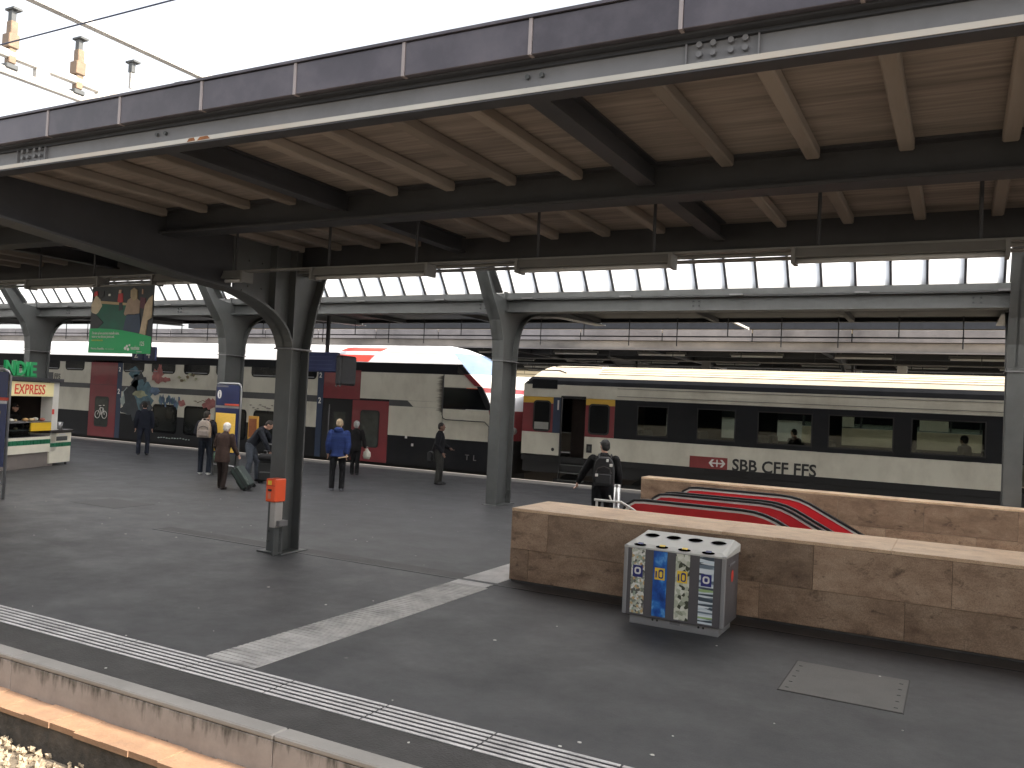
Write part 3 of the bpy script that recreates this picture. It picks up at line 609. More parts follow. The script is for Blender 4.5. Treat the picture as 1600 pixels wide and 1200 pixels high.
# ------------------------------------------------------------------ beyond: tracks, next platforms and roofs
e2 = MB(); e2.box(PX0, PX1, 23.42, 23.55, -.9, .01); st(e2, 'far_platform_edge', M('far_coping', (.30,.29,.28), .8, var=.15, scale=2))
e2 = MB(); e2.box(PX0, PX1, 23.56, 27.1, -.95, -.80); st(e2, 'far_trackbed', M('trackbed_gravel', (.3,.24,.17)))
rl = MB()
for y in (24.58, 26.02): rl.box(PX0, PX1, y-.035, y+.035, -.80, -.66)
st(rl, 'rails', M('rail_steel', (.25,.2,.17), .4, metal=.6))
e2 = MB(); e2.box(PX0, PX1, 27.1, 41.2, -.9, 0); st(e2, 'next_platform', M('next_platform_asphalt', (.10,.095,.09), .8, var=.15, scale=.8))
e2 = MB(); e2.box(PX0, PX1, 46.5, 60, -.9, 0); st(e2, 'outer_platform', M('next_platform_asphalt', (.10,.095,.09)))
far_panel = M('far_fascia', (.165,.153,.155), .5, var=.4, scale=.5, rnd=.10, dirt=(.3,.28,.27), dirt_amt=.5)
far_web = M('far_beam', (.20,.18,.16), .5, var=.5, scale=.8, stretch=(.6,1,1))
def far_roof(label, Y, Z, D, fm=None, dz=1., rows=((3.4, -.42),), n=22, pitch=3.05, x0=-52, pp=3.0):
    t = thing('far_canopy', label, 'canopy', (-10, Y, Z))
    I2 = WM[t].inverted()
    a = MB().cbox(.02, pp-.02, Y, Y+.05, Z-.37*dz, Z, .006).mesh('fascia_panel', fm or far_panel, inv=I2)
    for k in range(int(66/pp)): inst(a, 'fascia_panel', t, (-54 + k*pp, 0, 0))
    m = MB(); m.box(-56, 14, Y+.12, Y+.14, Z-.66*dz, Z-.38*dz); m.build('edge_beam', fm or far_web, t)
    m = MB(); m.box(-56, 14, Y+.02, Y+.26, Z-.69*dz, Z-.662*dz); m.build('edge_flange', fm or far_panel, t)
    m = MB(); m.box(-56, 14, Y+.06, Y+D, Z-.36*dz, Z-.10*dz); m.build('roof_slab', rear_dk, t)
    for f in (.3, .55, .8):
        m = MB(); m.box(-56, 14, Y+D*f, Y+D*f+.15, Z-.62*dz, Z-.362*dz); m.build('long_beam', steel_d, t)
    for k in range(9):
        m = MB(); m.box(-40+k*6-.1, -40+k*6+.1, Y+.15, Y+D-.2, Z-.60*dz, Z-.364*dz); m.build('cross_beam', steel_d, t)
    pm_ = MB(); pm_.box(-.13, .13, Y+D*.55, Y+D*.55+.3, 0, Z-.62*dz); pm_.prism([(Y+D*.55, Z-1.5), (Y+D*.3, Z-.66*dz), (Y+D*.8, Z-.66*dz), (Y+D*.55+.3, Z-1.5)], 'x', -.05, .05)
    pmm_ = pm_.mesh('post', steel, inv=I2)
    for k in range(6): inst(pmm_, 'post', t, (-38.6 + k*8.7, 0, 0))
    for f, zz in ((.12, .95), (.42, .90), (.66, 1.0)):   # conduits, rods and loudspeakers slung under the slab
        m = MB(); m.tube([(-52, Y+D*f, Z-zz), (13, Y+D*f, Z-zz)], .025, 6); m.build('conduit', lamp_m, t)
        for k in range(26): MB().tube([(-50+k*2.4+f, Y+D*f, Z-zz), (-50+k*2.4+f, Y+D*f, Z-.362*dz)], .014, 5).build('rod', steel_d, t)
    for k, x in enumerate((-27, -19.5, -8.9, -2.0, 3.3)): MB().cbox(x, x+.32, Y+D*.36, Y+D*.36+.2, Z-1.02, Z-.78, .01).build('loudspeaker', white_p if k % 2 else lamp_m, t)
    return t
far_roof('next platform roof beyond the trains with pale steel fascia', 27.6, 5.09, 13)
far_roof('outermost dark platform roof far behind the trains', 45.5, 5.55, 13, fm=steel_m, pp=4.0)
lamp_lab = 'slim fluorescent lamp hanging under the distant roofs beyond the trains'
lb = MB(); lb.prism([(-.10, -.0), (-.06, .09), (.06, .09), (.10, -.0)], 'x', -.95, .95); lb.cur = 1; lb.tube([(-.9, 0, -.03), (.9, 0, -.03)], .035, 8); lb.cur = 0
for sx in (-.7, .7): lb.box(sx-.015, sx+.015, -.015, .015, .09, .34)
lbm = lb.mesh('fluorescent_lamp', [lamp_m, white_p])
for (y, z, x0, pt, n) in ((31.0, 4.50, -38.5, 3.55, 13), (36.5, 4.53, -44.0, 3.55, 15), (48.5, 4.83, -42, 3.6, 14), (53, 4.83, -44, 3.6, 14)):
    for k in range(n):
        o = bpy.data.objects.new('fluorescent_lamp', lbm); COL.objects.link(o); o.location = (x0 + k*pt, y, z); tag(o, lamp_lab, 'lamp', 'fluorescent lamps under the distant roofs')
# far train glimpsed past the coach, pale with red stripe
ft = thing('far_train', 'distant white train with orange stripe glimpsed behind the coach', 'train', (-20, 43.8, 0))
m = MB(); m.prism([(42.5, .2), (42.5, 3.2), (42.8, 3.7), (43.8, 3.95), (44.8, 3.7), (45.1, 3.2), (45.1, .2)], 'x', -60, 12); m.build('body', white_p, ft)
m = MB(); m.box(-60, 12, 42.47, 42.498, 3.03, 3.3); m.build('stripe', M('orange_stripe', (.70,.12,.04), .4), ft)
m = MB(); m.box(-60, 12, 42.46, 42.496, 2.2, 2.9); m.build('window_band', win_dk, ft)
m = MB(); m.box(-60, 12, 42.46, 42.496, .2, .8); m.build('skirt', train_blue, ft)
# pale stone stair wall with notices on the next platform, seen through the coach windows
fw = thing('stair_wall', 'pale beige stair enclosure with notice boards seen through the coach windows', 'wall', (-1, 33, 0))
bw = M('beige_far_stone', (.75,.64,.48), .7, var=.2, scale=2, stretch=(.5,1,2), dirt=(.25,.2,.15), dirt_amt=.5)
m = MB(); m.box(-5.2, 14, 33, 33.3, 0, 2.05); m.build('lower_wall', bw, fw)
m = MB(); m.box(-5.2, 14, 33.05, 33.25, 2.06, 2.75); m.build('glazing', glass('pale_glazing', (.72,.78,.76), .05, .9), fw)
for k, x in enumerate((-4.3, -1.25, 1.7)): MB().box(x, x+.9, 32.96, 33.04, 2.1, 2.62).build('notice', pale_cream, fw)
for x in (-5.2, -3.2, -2.1, -.3, .6, 2.8): MB().box(x, x+.05, 33.0, 33.3, 2.06, 2.78).build('mullion', steel_d, fw)
cp = thing('cyan_poster', 'cyan and white poster seen through the first coach window', 'poster', (-11.2, 32.9, 0))
MB().box(-11.75, -10.75, 32.9, 32.96, 1.35, 2.75).build('sheet', M('poster_cyan', (.25,.68,.82), .4, var=.1), cp); MB().prism([(-11.7, 2.7), (-11.2, 2.72), (-11.35, 2.2), (-11.15, 1.7), (-11.5, 1.4), (-11.7, 1.9)], 'y', 32.885, 32.899).build('white_shape', white_p, cp); MB().box(-11.3, -11.2, 32.92, 33.0, 0, 1.35).build('leg', steel, cp)
# tall pale building behind everything on the left gap (sunlit yellow seen between the trains)
bd = thing('station_building', 'sunlit cream building seen between the double decker and the coach', 'building', (-30, 66, 0))
bwm = M('cream_render', (.62,.50,.31), .8, var=.08, scale=.5)
m = MB(); m.box(-75, 20, 66, 76, -.9, 9); m.build('wall', bwm, bd)
for k in range(16): MB().box(-70+k*5.2, -68.4+k*5.2, 65.9, 65.99, 2.2, 4.6).build('window', win_dk, bd)
m = MB(); m.box(-75.5, 20.5, 65.5, 76.5, 9, 9.5); m.build('roof', steel_d, bd)

# ------------------------------------------------------------------ double-deck train
DY = 23.9
dd = thing('double_deck_train', 'cream and red double decker train with graffiti and raked sunlit nose', 'train', (-24, 25.3, 0))
def rrect(x0, x1, z0, z1, r, top=True, bot=True, n=5):
    pts = []
    def arc(cx, cz, a0):
        for i in range(n+1):
            a = a0 + math.pi/2*i/n; pts.append((cx + r*math.cos(a), cz + r*math.sin(a)))
    if bot: arc(x0+r, z0+r, math.pi); arc(x1-r, z0+r, 1.5*math.pi)
    else: pts.extend([(x0, z0), (x1, z0)])
    if top: arc(x1-r, z1-r, 0); arc(x0+r, z1-r, .5*math.pi)
    else: pts.extend([(x1, z1), (x0, z1)])
    return pts
XL = -72.0
core = [(23.93,.05),(23.93,3.28),(23.99,3.54),(24.2,3.86),(24.58,4.08),(25.3,4.20),(26.02,4.08),(26.4,3.86),(26.61,3.54),(26.67,3.28),(26.67,.05)]
m = MB(); m.prism(core, 'x', XL, -16.05); m.build('body_core', train_dk, dd)
rf = [(23.965,3.555),(24.18,3.90),(24.55,4.125),(25.3,4.25),(26.05,4.125),(26.42,3.90),(26.635,3.555)]
m = MB()
RE = [-14.60, -15.06, -15.60, -15.95, -15.60, -15.06, -14.60]
for i_, (a, b) in enumerate(zip(rf[:-1], rf[1:])): m.quad((XL, a[0], a[1]), (RE[i_], a[0], a[1]), (RE[i_+1], b[0], b[1]), (XL, b[0], b[1]))
roof = m.build('roof', roof_w, dd)
def onroof(x0, x1, i0, f0, i1, f1, mat, nm, slant=0., dx=0.):
    """a strip lying on the roof skin between two positions of its profile"""
    def P(i, f): a, b = rf[i], rf[i+1]; return (a[0]+(b[0]-a[0])*f, a[1]+(b[1]-a[1])*f)
    a, b = P(i0, f0), P(i1, f1); nrm = Vector((-(b[1]-a[1]), b[0]-a[0])).normalized()*.008
    s = MB(); q = [(x0, a[0]+nrm.x, a[1]+nrm.y), (x1, a[0]+nrm.x, a[1]+nrm.y), (x1+slant, b[0]+nrm.x, b[1]+nrm.y), (x0+slant, b[0]+nrm.x, b[1]+nrm.y)]
    s.add(q + [(x, y-nrm.x*.9, z-nrm.y*.9) for x, y, z in q], [(0,1,2,3),(7,6,5,4),(0,4,5,1),(1,5,6,2),(2,6,7,3),(3,7,4,0)]); return s.build(nm, mat, roof)
onroof(-20.3, -18.5, 0, .05, 0, .75, M('roof_red', (.60,.06,.04), .5, var=.1), 'red_roof_mark', .15)
onroof(-20.0, -18.2, 1, .25, 1, .85, M('roof_red', (.60,.06,.04)), 'red_roof_mark', .15)
onroof(-17.9, -15.6, 1, .05, 1, .9, M('roof_hatch', (.50,.44,.36), .5, var=.08), 'roof_hatch', .0)
def side(x0, x1, z0, z1, mat, nm='side_panel', y=DY, th=.028, parent=None, **k): return MB().cbox(x0, x1, y, y+th, z0, z1, .003).build(nm, mat, parent or dd, **k)
side(XL, -14.75, 3.26, 3.55, train_dk, 'upper_band')
side(XL, -33.42, 2.335, 3.255, cream); side(XL, -33.42, 2.135, 2.33, train_grey, 'stripe'); side(XL, -33.42, 1.14, 2.13, cream)
side(-31.34, -20.69, 2.295, 3.255, cream); side(-31.34, -20.69, 2.065, 2.29, train_grey, 'stripe'); side(-31.34, -20.69, 1.14, 2.06, cream)
side(XL, -33.42, .06, 1.135, train_dk, 'skirt'); side(-31.34, -20.69, .06, 1.135, train_dk, 'skirt')
for x0, x1 in ((-37.0, -35.55), (-35.15, -33.85), (-31.3, -30.0), (-29.55, -28.15), (-27.65, -26.2), (-25.85, -24.4), (-23.97, -22.5), (-22.1, -20.74), (-40.5, -39), (-38.7, -37.4)):
    wn_ = MB().prism(rrect(x0, x1, 2.88, 3.27, .16, top=False), 'y', DY-.006, DY+.02).build('upper_window', win_dk, dd)
    s = MB(); s.box(x0+.12, x1-.12, DY-.012, DY-.0065, 2.93, 2.965); s.build('sill_glint', M('sill_glint_grey', (.25,.26,.27), .4), wn_)  # grey bar painted in as a glint along the sill
for x0, x1 in ((-29.35, -27.9), (-27.5, -26.05), (-25.6, -24.1), (-23.75, -22.25), (-38.5, -37.1), (-36.6, -35.2)):
    if x0 < -33: continue
    wn_ = MB().prism(rrect(x0, x1, .45, 1.62, .16), 'y', DY-.006, DY+.02).build('lower_window', win_dk, dd)
    s = MB()
    s.prism(rrect(x0+.08, x1-.08, .55, 1.52, .12), 'y', DY-.012, DY-.0065); s.build('pane', M('train_pane', (.012,.014,.014), .08, var=.3, scale=1.5, spec=.25), wn_)
# doors
def red_door(x0, x1, z0, z1, wx0, wx1, wz0, wz1):
    d = side(x0, x1, z0, z1, train_red, 'door', DY-.004)
    w = MB().prism(rrect(wx0-.05, wx1+.05, wz0-.05, wz1+.05, .12), 'y', DY-.010, DY-.0045).build('window_seal', rubber, d)
    w = MB().prism(rrect(wx0, wx1, wz0, wz1, .09), 'y', DY-.014, DY-.0105).build('window', M('door_pane', (.045,.052,.048), .08, var=.3, spec=.3), d)
    return d
dl = red_door(-33.4, -31.66, .08, 2.30, -32.95, -32.15, .55, 1.75)
side(-33.4, -31.66, 2.31, 3.34, train_red, 'door_header'); side(-31.65, -31.35, .08, 3.34, train_blue, 'class_strip')
s = MB()
for cx in (-32.78, -32.33):
    for k in range(12):
        a0, a1 = k*math.pi/6, (k+1)*math.pi/6
        s.tube([(cx+.16*math.cos(a0), DY-.017, 1.02+.16*math.sin(a0)), (cx+.16*math.cos(a1), DY-.017, 1.02+.16*math.sin(a1))], .014, 5)
for a, b in (((-32.78,1.02),(-32.62,1.32)), ((-32.62,1.32),(-32.42,1.30)), ((-32.42,1.30),(-32.33,1.02)), ((-32.62,1.32),(-32.55,1.02)), ((-32.55,1.02),(-32.42,1.30)), ((-32.70,1.40),(-32.56,1.40)), ((-32.44,1.42),(-32.34,1.42))): s.tube([(a[0], DY-.017, a[1]), (b[0], DY-.017, b[1])], .015, 5)
s.build('bicycle_symbol', white_p, dl)
side(-20.68, -20.41, .08, 3.34, train_blue, 'class_strip')
side(-20.40, -18.74, 2.22, 3.255, train_red, 'door_header')
op = MB().box(-20.38, -19.06, DY-.003, DY+.02, .08, 2.18).build('door_opening', train_bk, dd)
MB().box(-20.1, -20.06, DY-.008, DY-.0035, .2, 2.0).build('grab_pole', steel_l, op); MB().box(-19.85, -19.35, DY-.008, DY-.0035, 1.1, 1.75).build('inner_pane', M('door_pane', (.06,.07,.065)), op)
red_door(-19.04, -17.47, .08, 2.20, -18.62, -17.88, .62, 1.82)
side(-18.73, -15.28, 2.275, 3.205, cream); side(-18.73, -14.7, 3.207, 3.262, train_dk, 'upper_band')
MB().prism([(-17.46, 2.07), (-16.45, 2.07), (-16.7, 2.27), (-17.46, 2.27)], 'y', DY-.002, DY+.02).build('stripe', train_grey, dd)
side(-17.46, -15.28, 1.06, 2.065, cream); 
MB().prism([(-16.44, 2.07), (-15.28, 2.07), (-15.28, 2.27), (-16.69, 2.27)], 'y', DY, DY+.02).build('side_panel', cream, dd)
side(-17.46, -13.32, .06, 1.055, train_dk, 'skirt')
# cab side: panel lines, window, raked edge stripes
MB().prism([(-15.25, 2.78), (-13.76, 2.78), (-14.24, 3.2), (-15.25, 3.2)], 'y', DY, DY+.02).build('cab_panel', cream, dd)
MB().prism([(-15.25, 1.06), (-13.27, 1.06), (-13.24, 1.46), (-13.37, 2.06), (-15.25, 2.06)], 'y', DY, DY+.02).build('cab_panel', cream, dd)
MB().prism([(-15.25, 2.08), (-13.40, 2.08), (-13.74, 2.76), (-15.25, 2.76)], 'y', DY-.004, DY+.02).build('cab_window', win_dk, dd)
s = MB(); s.tube([(-15.27, DY-.006, 3.2), (-15.27, DY-.006, 1.86), (-15.22, DY-.006, 1.74), (-15.1, DY-.006, 1.70), (-13.62, DY-.006, 1.70), (-13.45, DY-.006, 1.55), (-13.45, DY-.006, 1.06)], .016, 5); s.build('panel_seam', rubber, dd)
XS = [(.06,-13.32),(.9,-13.3),(1.13,-13.27),(1.46,-13.22),(1.8,-13.28),(2.09,-13.37),(2.45,-13.53),(2.81,-13.75),(3.0,-13.98),(3.23,-14.25),(3.5,-14.55),(3.75,-14.85),(3.95,-15.2),(4.15,-15.7),(4.25,-16.0)]
def lerp(tab, z):
    for a, b in zip(tab[:-1], tab[1:]):
        if z <= b[0]: f = (z-a[0])/(b[0]-a[0]); return a[1] + (b[1]-a[1])*max(0, f)
    return tab[-1][1]
XC = [(.06,-12.75),(.9,-12.45),(1.13,-12.38),(1.8,-12.36),(2.09,-12.42),(2.45,-12.6),(2.81,-12.9),(3.0,-13.1),(3.23,-13.4),(3.5,-13.8),(3.75,-14.25),(3.95,-14.7),(4.15,-15.3),(4.25,-15.9)]
HW = [(0,1.385),(3.25,1.385),(3.5,1.34),(3.75,1.22),(3.95,1.04),(4.15,.66),(4.25,.1)]
zs = [.06,.5,.9,1.13,1.46,1.8,2.09,2.45,2.65,2.81,3.0,3.23,3.5,3.75,3.95,4.15]; ns = 16
def npt(z, j):
    s_ = -1 + 2*j/ns; w = lerp(HW, z); return (lerp(XS, z) + (lerp(XC, z)-lerp(XS, z))*(1-abs(s_)**2.2), 25.3 + w*s_, z)
def nose(zlist, mat, nm, j0=0, j1=ns, push=0.):
    s = MB(); n = j1-j0+1
    for z in zlist:
        for j in range(j0, j1+1): p_ = npt(z, j); s.v.append((p_[0]+push, p_[1]-(push if j < ns/2 else 0), p_[2]))
    for i in range(len(zlist)-1):
        for j in range(n-1): s.f.append((i*n+j, i*n+j+1, (i+1)*n+j+1, (i+1)*n+j)); s.mi.append(0)
    return s.build(nm, mat, dd, smooth=True)
nose([.06,.5,.9,1.13], train_bk, 'nose_skirt'); nose([1.13,1.46,1.8,2.09], train_red, 'nose_lower'); nose([2.09,2.45,2.65], roof_w, 'nose_panel')
nose([2.65,2.81], train_red, 'nose_stripe'); nose([2.81,3.0,3.23], white_p, 'nose_panel'); nose([3.23,3.5,3.75,3.95], M('windscreen', (.16,.22,.32), .12, var=.1), 'windscreen'); nose([3.95,4.05,4.15,4.25], roof_w, 'nose_roof')
# edge stripe pieces on the side of the raked pillar
def pil(z0, z1, mat, wd=.26):
    MB().prism([(lerp(XS, z0)-wd, z0), (lerp(XS, z0)-.0, z0), (lerp(XS, z1), z1), (lerp(XS, z1)-wd, z1)], 'y', DY-.010, DY+.03).build('pillar_stripe', mat, dd)
pil(3.23, 3.5, train_dk, .2); pil(2.85, 3.22, train_red); pil(2.09, 2.84, train_dk, .2); pil(1.46, 2.08, train_red, .12)
for y in (24.35, 26.25):
    MB().ell((-12.78, y, 1.45), (.10, .16, .12)).build('headlamp', tube_m, dd, smooth=True)
MB().cbox(-12.5, -12.28, 24.7, 25.9, .35, .75, .04).build('coupler', train_bk, dd)
for x in (-14.4, -22, -26, -34): 
    s = MB(); s.tube([(x, 24.55, -.2), (x, 24.7, -.2)], .45, 20); s.tube([(x-2.5, 24.55, -.2), (x-2.5, 24.7, -.2)], .45, 20); s.box(x-3.3, x+.8, 24.4, 24.55, -.35, .0); s.build('bogie', train_bk, dd)
m = MB(); m.box(XL, -13.4, 24.1, 26.5, -.3, .06); m.build('underframe', train_bk, dd)
# small white notices on the skirt
for x, z in ((-16.72, .98), (-16.45, .73)): MB().box(x, x+.09, DY-.004, DY-.0005, z, z+.09).build('notice', white_p, dd)
text('number_marking', 'T  L', steel_l, dd, (-14.3, DY-.004, .42), (1,0,0), (0,0,1), .26)
for x, z, sz in ((-20.62, 2.02, .30), (-20.62, 2.95, .26), (-31.58, 1.95, .30), (-31.58, 2.9, .26)): text('class_number', '2', white_p, dd, (x, DY-.004, z), (1,0,0), (0,0,1), sz, squash=.9, bold=.02)
text('operator_name', 'FFS', black_p, dd, (-35.9, DY-.004, 2.47), (1,0,0), (0,0,1), .33, squash=.95, bold=.012)
MB().box(-36.6, -35.98, DY-.004, DY-.0005, 2.45, 2.75).build('logo_plate', train_grey, dd)
# graffiti paint
GI = random.Random(21)
def blob(x, z, rx, rz, mat, nm='graffiti', wob=.3, n=18, layer=0):
    pts = [(x + rx*math.cos(2*math.pi*k/n)*(1+GI.uniform(-wob, wob)), z + rz*math.sin(2*math.pi*k/n)*(1+GI.uniform(-wob, wob))) for k in range(n)]
    MB().prism(pts, 'y', DY-.0085-.0012*layer, DY-.002).build(nm, mat, dd)
def gm(n_, c): return M('paint_'+n_, c, .5, var=.35, scale=5, dirt=tuple(v*.5 for v in c), dirt_amt=.6, dscale=3)
gd, gt, gy_, gp, gb, gbr, gw = gm('ink', (.035,.042,.05)), gm('teal', (.09,.17,.21)), gm('olive', (.34,.35,.22)), gm('pink', (.36,.13,.12)), gm('blue', (.10,.15,.24)), gm('brown', (.17,.13,.07)), gm('mint', (.36,.42,.40))
blob(-31.0, 1.75, .30, .55, gw, layer=0); blob(-30.4, 1.75, .72, .75, gd, layer=1, wob=.22); blob(-30.2, 2.45, .45, .38, gd, layer=1); blob(-29.9, 1.9, .5, .55, gt, layer=2); blob(-30.15, 2.0, .42, .16, gy_, layer=3); blob(-30.15, 2.42, .2, .17, gt, layer=3); blob(-29.75, 1.45, .36, .25, gd, layer=4); blob(-29.3, 2.15, .3, .16, gb, layer=3)
blob(-30.8, 1.35, .5, .22, gd, layer=2); blob(-30.6, 2.9, .3, .25, gt, layer=1)
blob(-29.15, 2.75, .32, .26, gp, layer=2, wob=.45); blob(-29.05, 3.02, .13, .24, gp, layer=3); blob(-28.75, 2.63, .35, .1, gp, layer=3)
for k in range(7): blob(-27.9 + k*.16, 2.75 - .14*math.sin(k*1.1), .11, .055, gbr if k % 2 else gy_, layer=2, wob=.5, n=9)
for k in range(14): blob(-28.95 + k*.085, 1.62 + GI.uniform(-.03, .22), .06, .16, gb if k % 3 else gt, layer=2, wob=.5, n=9)
blob(-27.65, 1.72, .22, .12, gp, layer=3, wob=.4); blob(-26.1, 1.75, .34, .2, gp, layer=3, wob=.4)
for k in range(16): blob(-26.9 + k*.14, 1.82 + GI.uniform(-.05, .06), .085, .018, gbr, layer=2, wob=.5, n=7)
for k in range(22): blob(-23.9 + k*.12, 1.72 + GI.uniform(-.12, .14), .07, .025, M('paint_grey_tag', (.24,.22,.19), .6, var=.3), layer=1, wob=.5, n=7)
for k in range(12): blob(-28.9 + k*.16, .28 + GI.uniform(-.02, .02), .055, .02, gw, layer=1, wob=.4, n=7)
# soot smear left of the cab seam
soot1, soot2 = M('paint_soot', (.20,.185,.155), .7, var=.25, scale=8), M('paint_soot_dark', (.075,.07,.062), .7, var=.3, scale=8)
for k in range(34):
    L_ = GI.uniform(.10, .30); zz = 1.95 + k*.036
    MB().prism([(-15.285-L_, zz+GI.uniform(-.008, .008)), (-15.285, zz-.022), (-15.285, zz+.022)], 'y', DY-.0035, DY-.0005).build('soot_smear', soot1, dd)
    MB().prism([(-15.284-L_*.45, zz+GI.uniform(-.008, .008)), (-15.284, zz-.018), (-15.284, zz+.018)], 'y', DY-.0045, DY-.0036).build('soot_smear', soot2, dd)

# ------------------------------------------------------------------ single-deck coach
co = thing('railway_coach', 'cream single deck railway coach with dark window band and open door', 'railway coach', (-5.5, 25.3, 0))
CX_0, CX_1 = -12.25, 15.0
CY = 23.9
wins = [(-8.45,-7.5),(-6.65,-5.55),(-4.95,-3.5),(-3.1,-1.5),(-1.1,.58),(2.7,4.3),(4.8,6.4)]
def cside(x0, x1, z0, z1, mat, nm='side_panel', y=CY, th=.03, parent=None): return MB().cbox(x0, x1, y, y+th, z0, z1, .003).build(nm, mat, parent or co)
for yy, near in ((CY, True), (CY+2.77, False)):
    if near:
        cside(CX_0, -10.93, .80, 1.49, cream, y=yy); cside(-10.10, .93, .78, 1.44, cream, y=yy); cside(1.95, CX_1, .78, 1.44, cream, y=yy)
        cside(CX_0, -11.2, 1.495, 2.40, train_red, 'red_panel', y=yy); cside(CX_0, -11.2, 2.405, 2.60, yellow_p, 'first_class_stripe', y=yy)
        cside(-11.195, -10.93, 1.495, 2.60, train_blue, 'class_strip', y=yy)
        cside(-10.10, -9.16, 1.445, 2.40, train_red, 'red_panel', y=yy); cside(-10.10, -9.16, 2.405, 2.60, yellow_p, 'first_class_stripe', y=yy)
    else: cside(CX_0, CX_1, .78, 1.44, cream, y=yy); cside(CX_0, -9.16, 1.445, 2.60, train_dk, y=yy)
    # dark window band with real openings
    xs_ = -9.155
    for (a, b) in wins:
        cside(xs_, a, 1.445, 2.60, train_dk, 'window_band', y=yy); cside(a, b, 1.445, 1.56, train_dk, 'window_band', y=yy); cside(a, b, 2.46, 2.60, train_dk, 'window_band', y=yy)
        w_ = MB().box(a, b, yy+.008, yy+.016, 1.56, 2.46).build('window', pane_t if near else pane, co)
        s = MB(); s.box(a, b, yy-.003, yy+.007, 1.56, 1.60); s.box(a, b, yy-.003, yy+.007, 2.43, 2.46); s.box(a, a+.03, yy-.003, yy+.007, 1.60, 2.43); s.box(b-.03, b, yy-.003, yy+.007, 1.60, 2.43); s.build('frame', rubber, w_)
        xs_ = b
    cside(xs_, CX_1, 1.445, 2.60, train_dk, 'window_band', y=yy)
    cside(CX_0, CX_1, 2.605, 2.99, cream, 'cantrail', y=yy)
for z in (2.70, 2.93): MB().box(-9.1, CX_1, CY-.006, CY-.0005, z, z+.012).build('cantrail_seam', train_grey, co)
MB().box(-11.95, -11.08, CY-.008, CY-.0005, 2.86, 3.15).build('end_grille', train_dk, co)
# dark gutter band and corrugated roof
g1 = [(23.9, 2.995), (23.93, 3.12), (24.0, 3.23)]
m = MB()
for a, b in zip(g1[:-1], g1[1:]): m.quad((CX_0+.1, a[0], a[1]), (CX_1, a[0], a[1]), (CX_1, b[0], b[1]), (CX_0+.25, b[0], b[1]))
m.build('gutter_band', train_dk, co)
rp = [(24.0,3.23),(24.12,3.37),(24.35,3.495),(24.7,3.595),(25.3,3.655),(25.9,3.595),(26.25,3.495),(26.48,3.37),(26.6,3.23),(26.7,2.995)]
m = MB()
for a, b in zip(rp[:-1], rp[1:]):
    xi = CX_0 + .3 + (.6 if a[1] > 3.4 else .2)
    m.quad((CX_0+.25 + (a[1]-3.2)*.9, a[0], a[1]), (CX_1, a[0], a[1]), (CX_1, b[0], b[1]), (CX_0+.25+(b[1]-3.2)*.9, b[0], b[1]))
m.build('roof', roof_c, co)
for (y, z) in ((24.12,3.372),(24.23,3.437),(24.35,3.50),(24.5,3.545),(24.7,3.60),(24.95,3.625)): MB().tube([(-9.8, y, z), (CX_1, y, z)], .014, 5).build('roof_rib', roof_c, co)
m = MB(); er = [(23.9,.78),(23.9,2.995)] + [(24.0,3.23)] + rp[1:] + [(26.7,.78)]
n_ = len(er)
ex = [CX_0 + (0 if z < 3 else .25 + (z-3.2)*.9) for y, z in er]
m.add([(ex[i], er[i][0], er[i][1]) for i in range(n_)], [tuple(range(n_))]); m.build('end_wall', cream, co)
MB().tube([(-11.85, 24.25, 3.46), (-11.2, 24.25, 3.46), (-10.9, 24.12, 3.38)], .016, 6).build('roof_cable', rubber, co); MB().tube([(-11.5, 24.6, 3.585), (-9.9, 24.6, 3.585)], .014, 6).build('roof_cable', rubber, co)
# doors
op = MB().box(-10.925, -10.105, CY+.03, CY+.9, .70, .74).build('door_opening', train_bk, co, label='open dark doorway with steps')
MB().box(-10.925, -10.105, CY+.85, CY+.88, .74, 2.58).build('vestibule_wall', dark_in, op)
for z, y in ((.52, CY-.02), (.28, CY-.08), (.05, CY-.1)): MB().box(-10.9, -10.1, y, y+.2, z, z+.025).build('step', M('step_edge', (.09,.095,.09), .5), op)
MB().box(-10.92, -10.88, CY-.05, CY+.02, .1, 2.62).build('door_edge', rubber, op); MB().box(-10.93, -10.1, CY-.01, CY+.03, 2.58, 2.66).build('door_header', rubber, op)
for wx0, wx1, z0, z1, nm in ((-11.85, -11.30, 1.55, 2.46, 'toilet_window'), (-9.97, -9.34, 1.55, 2.42, 'door_window')):
    w_ = MB().prism(rrect(wx0-.03, wx1+.03, z0-.03, z1+.03, .12), 'y', CY-.006, CY-.0005).build(nm, rubber, co)
    MB().prism(rrect(wx0+.02, wx1-.02, z0+.02, z1-.02, .09), 'y', CY-.010, CY-.0065).build('pane', win_dk, w_)
    if nm == 'toilet_window': MB().box(wx0+.03, wx1-.03, CY-.013, CY-.0105, z0+.04, z0+.26).build('lower_pane', M('frosted', (.30,.30,.28), .3), w_)
pb = MB().box(-10.02, -9.84, CY-.010, CY-.0005, .96, 1.22).build('door_control', black_p, co); MB().box(-9.97, -9.89, CY-.013, CY-.0105, 1.03, 1.16).build('control_plate', steel, pb)
MB().tube([(-11.15, CY-.004, .98), (-11.15, CY+.0, .98)], .055, 10).build('filler_cap', rubber, co)
text('class_number', '1', white_p, co, (-11.12, CY-.005, 2.22), (1,0,0), (0,0,1), .42, squash=.9, bold=.02)
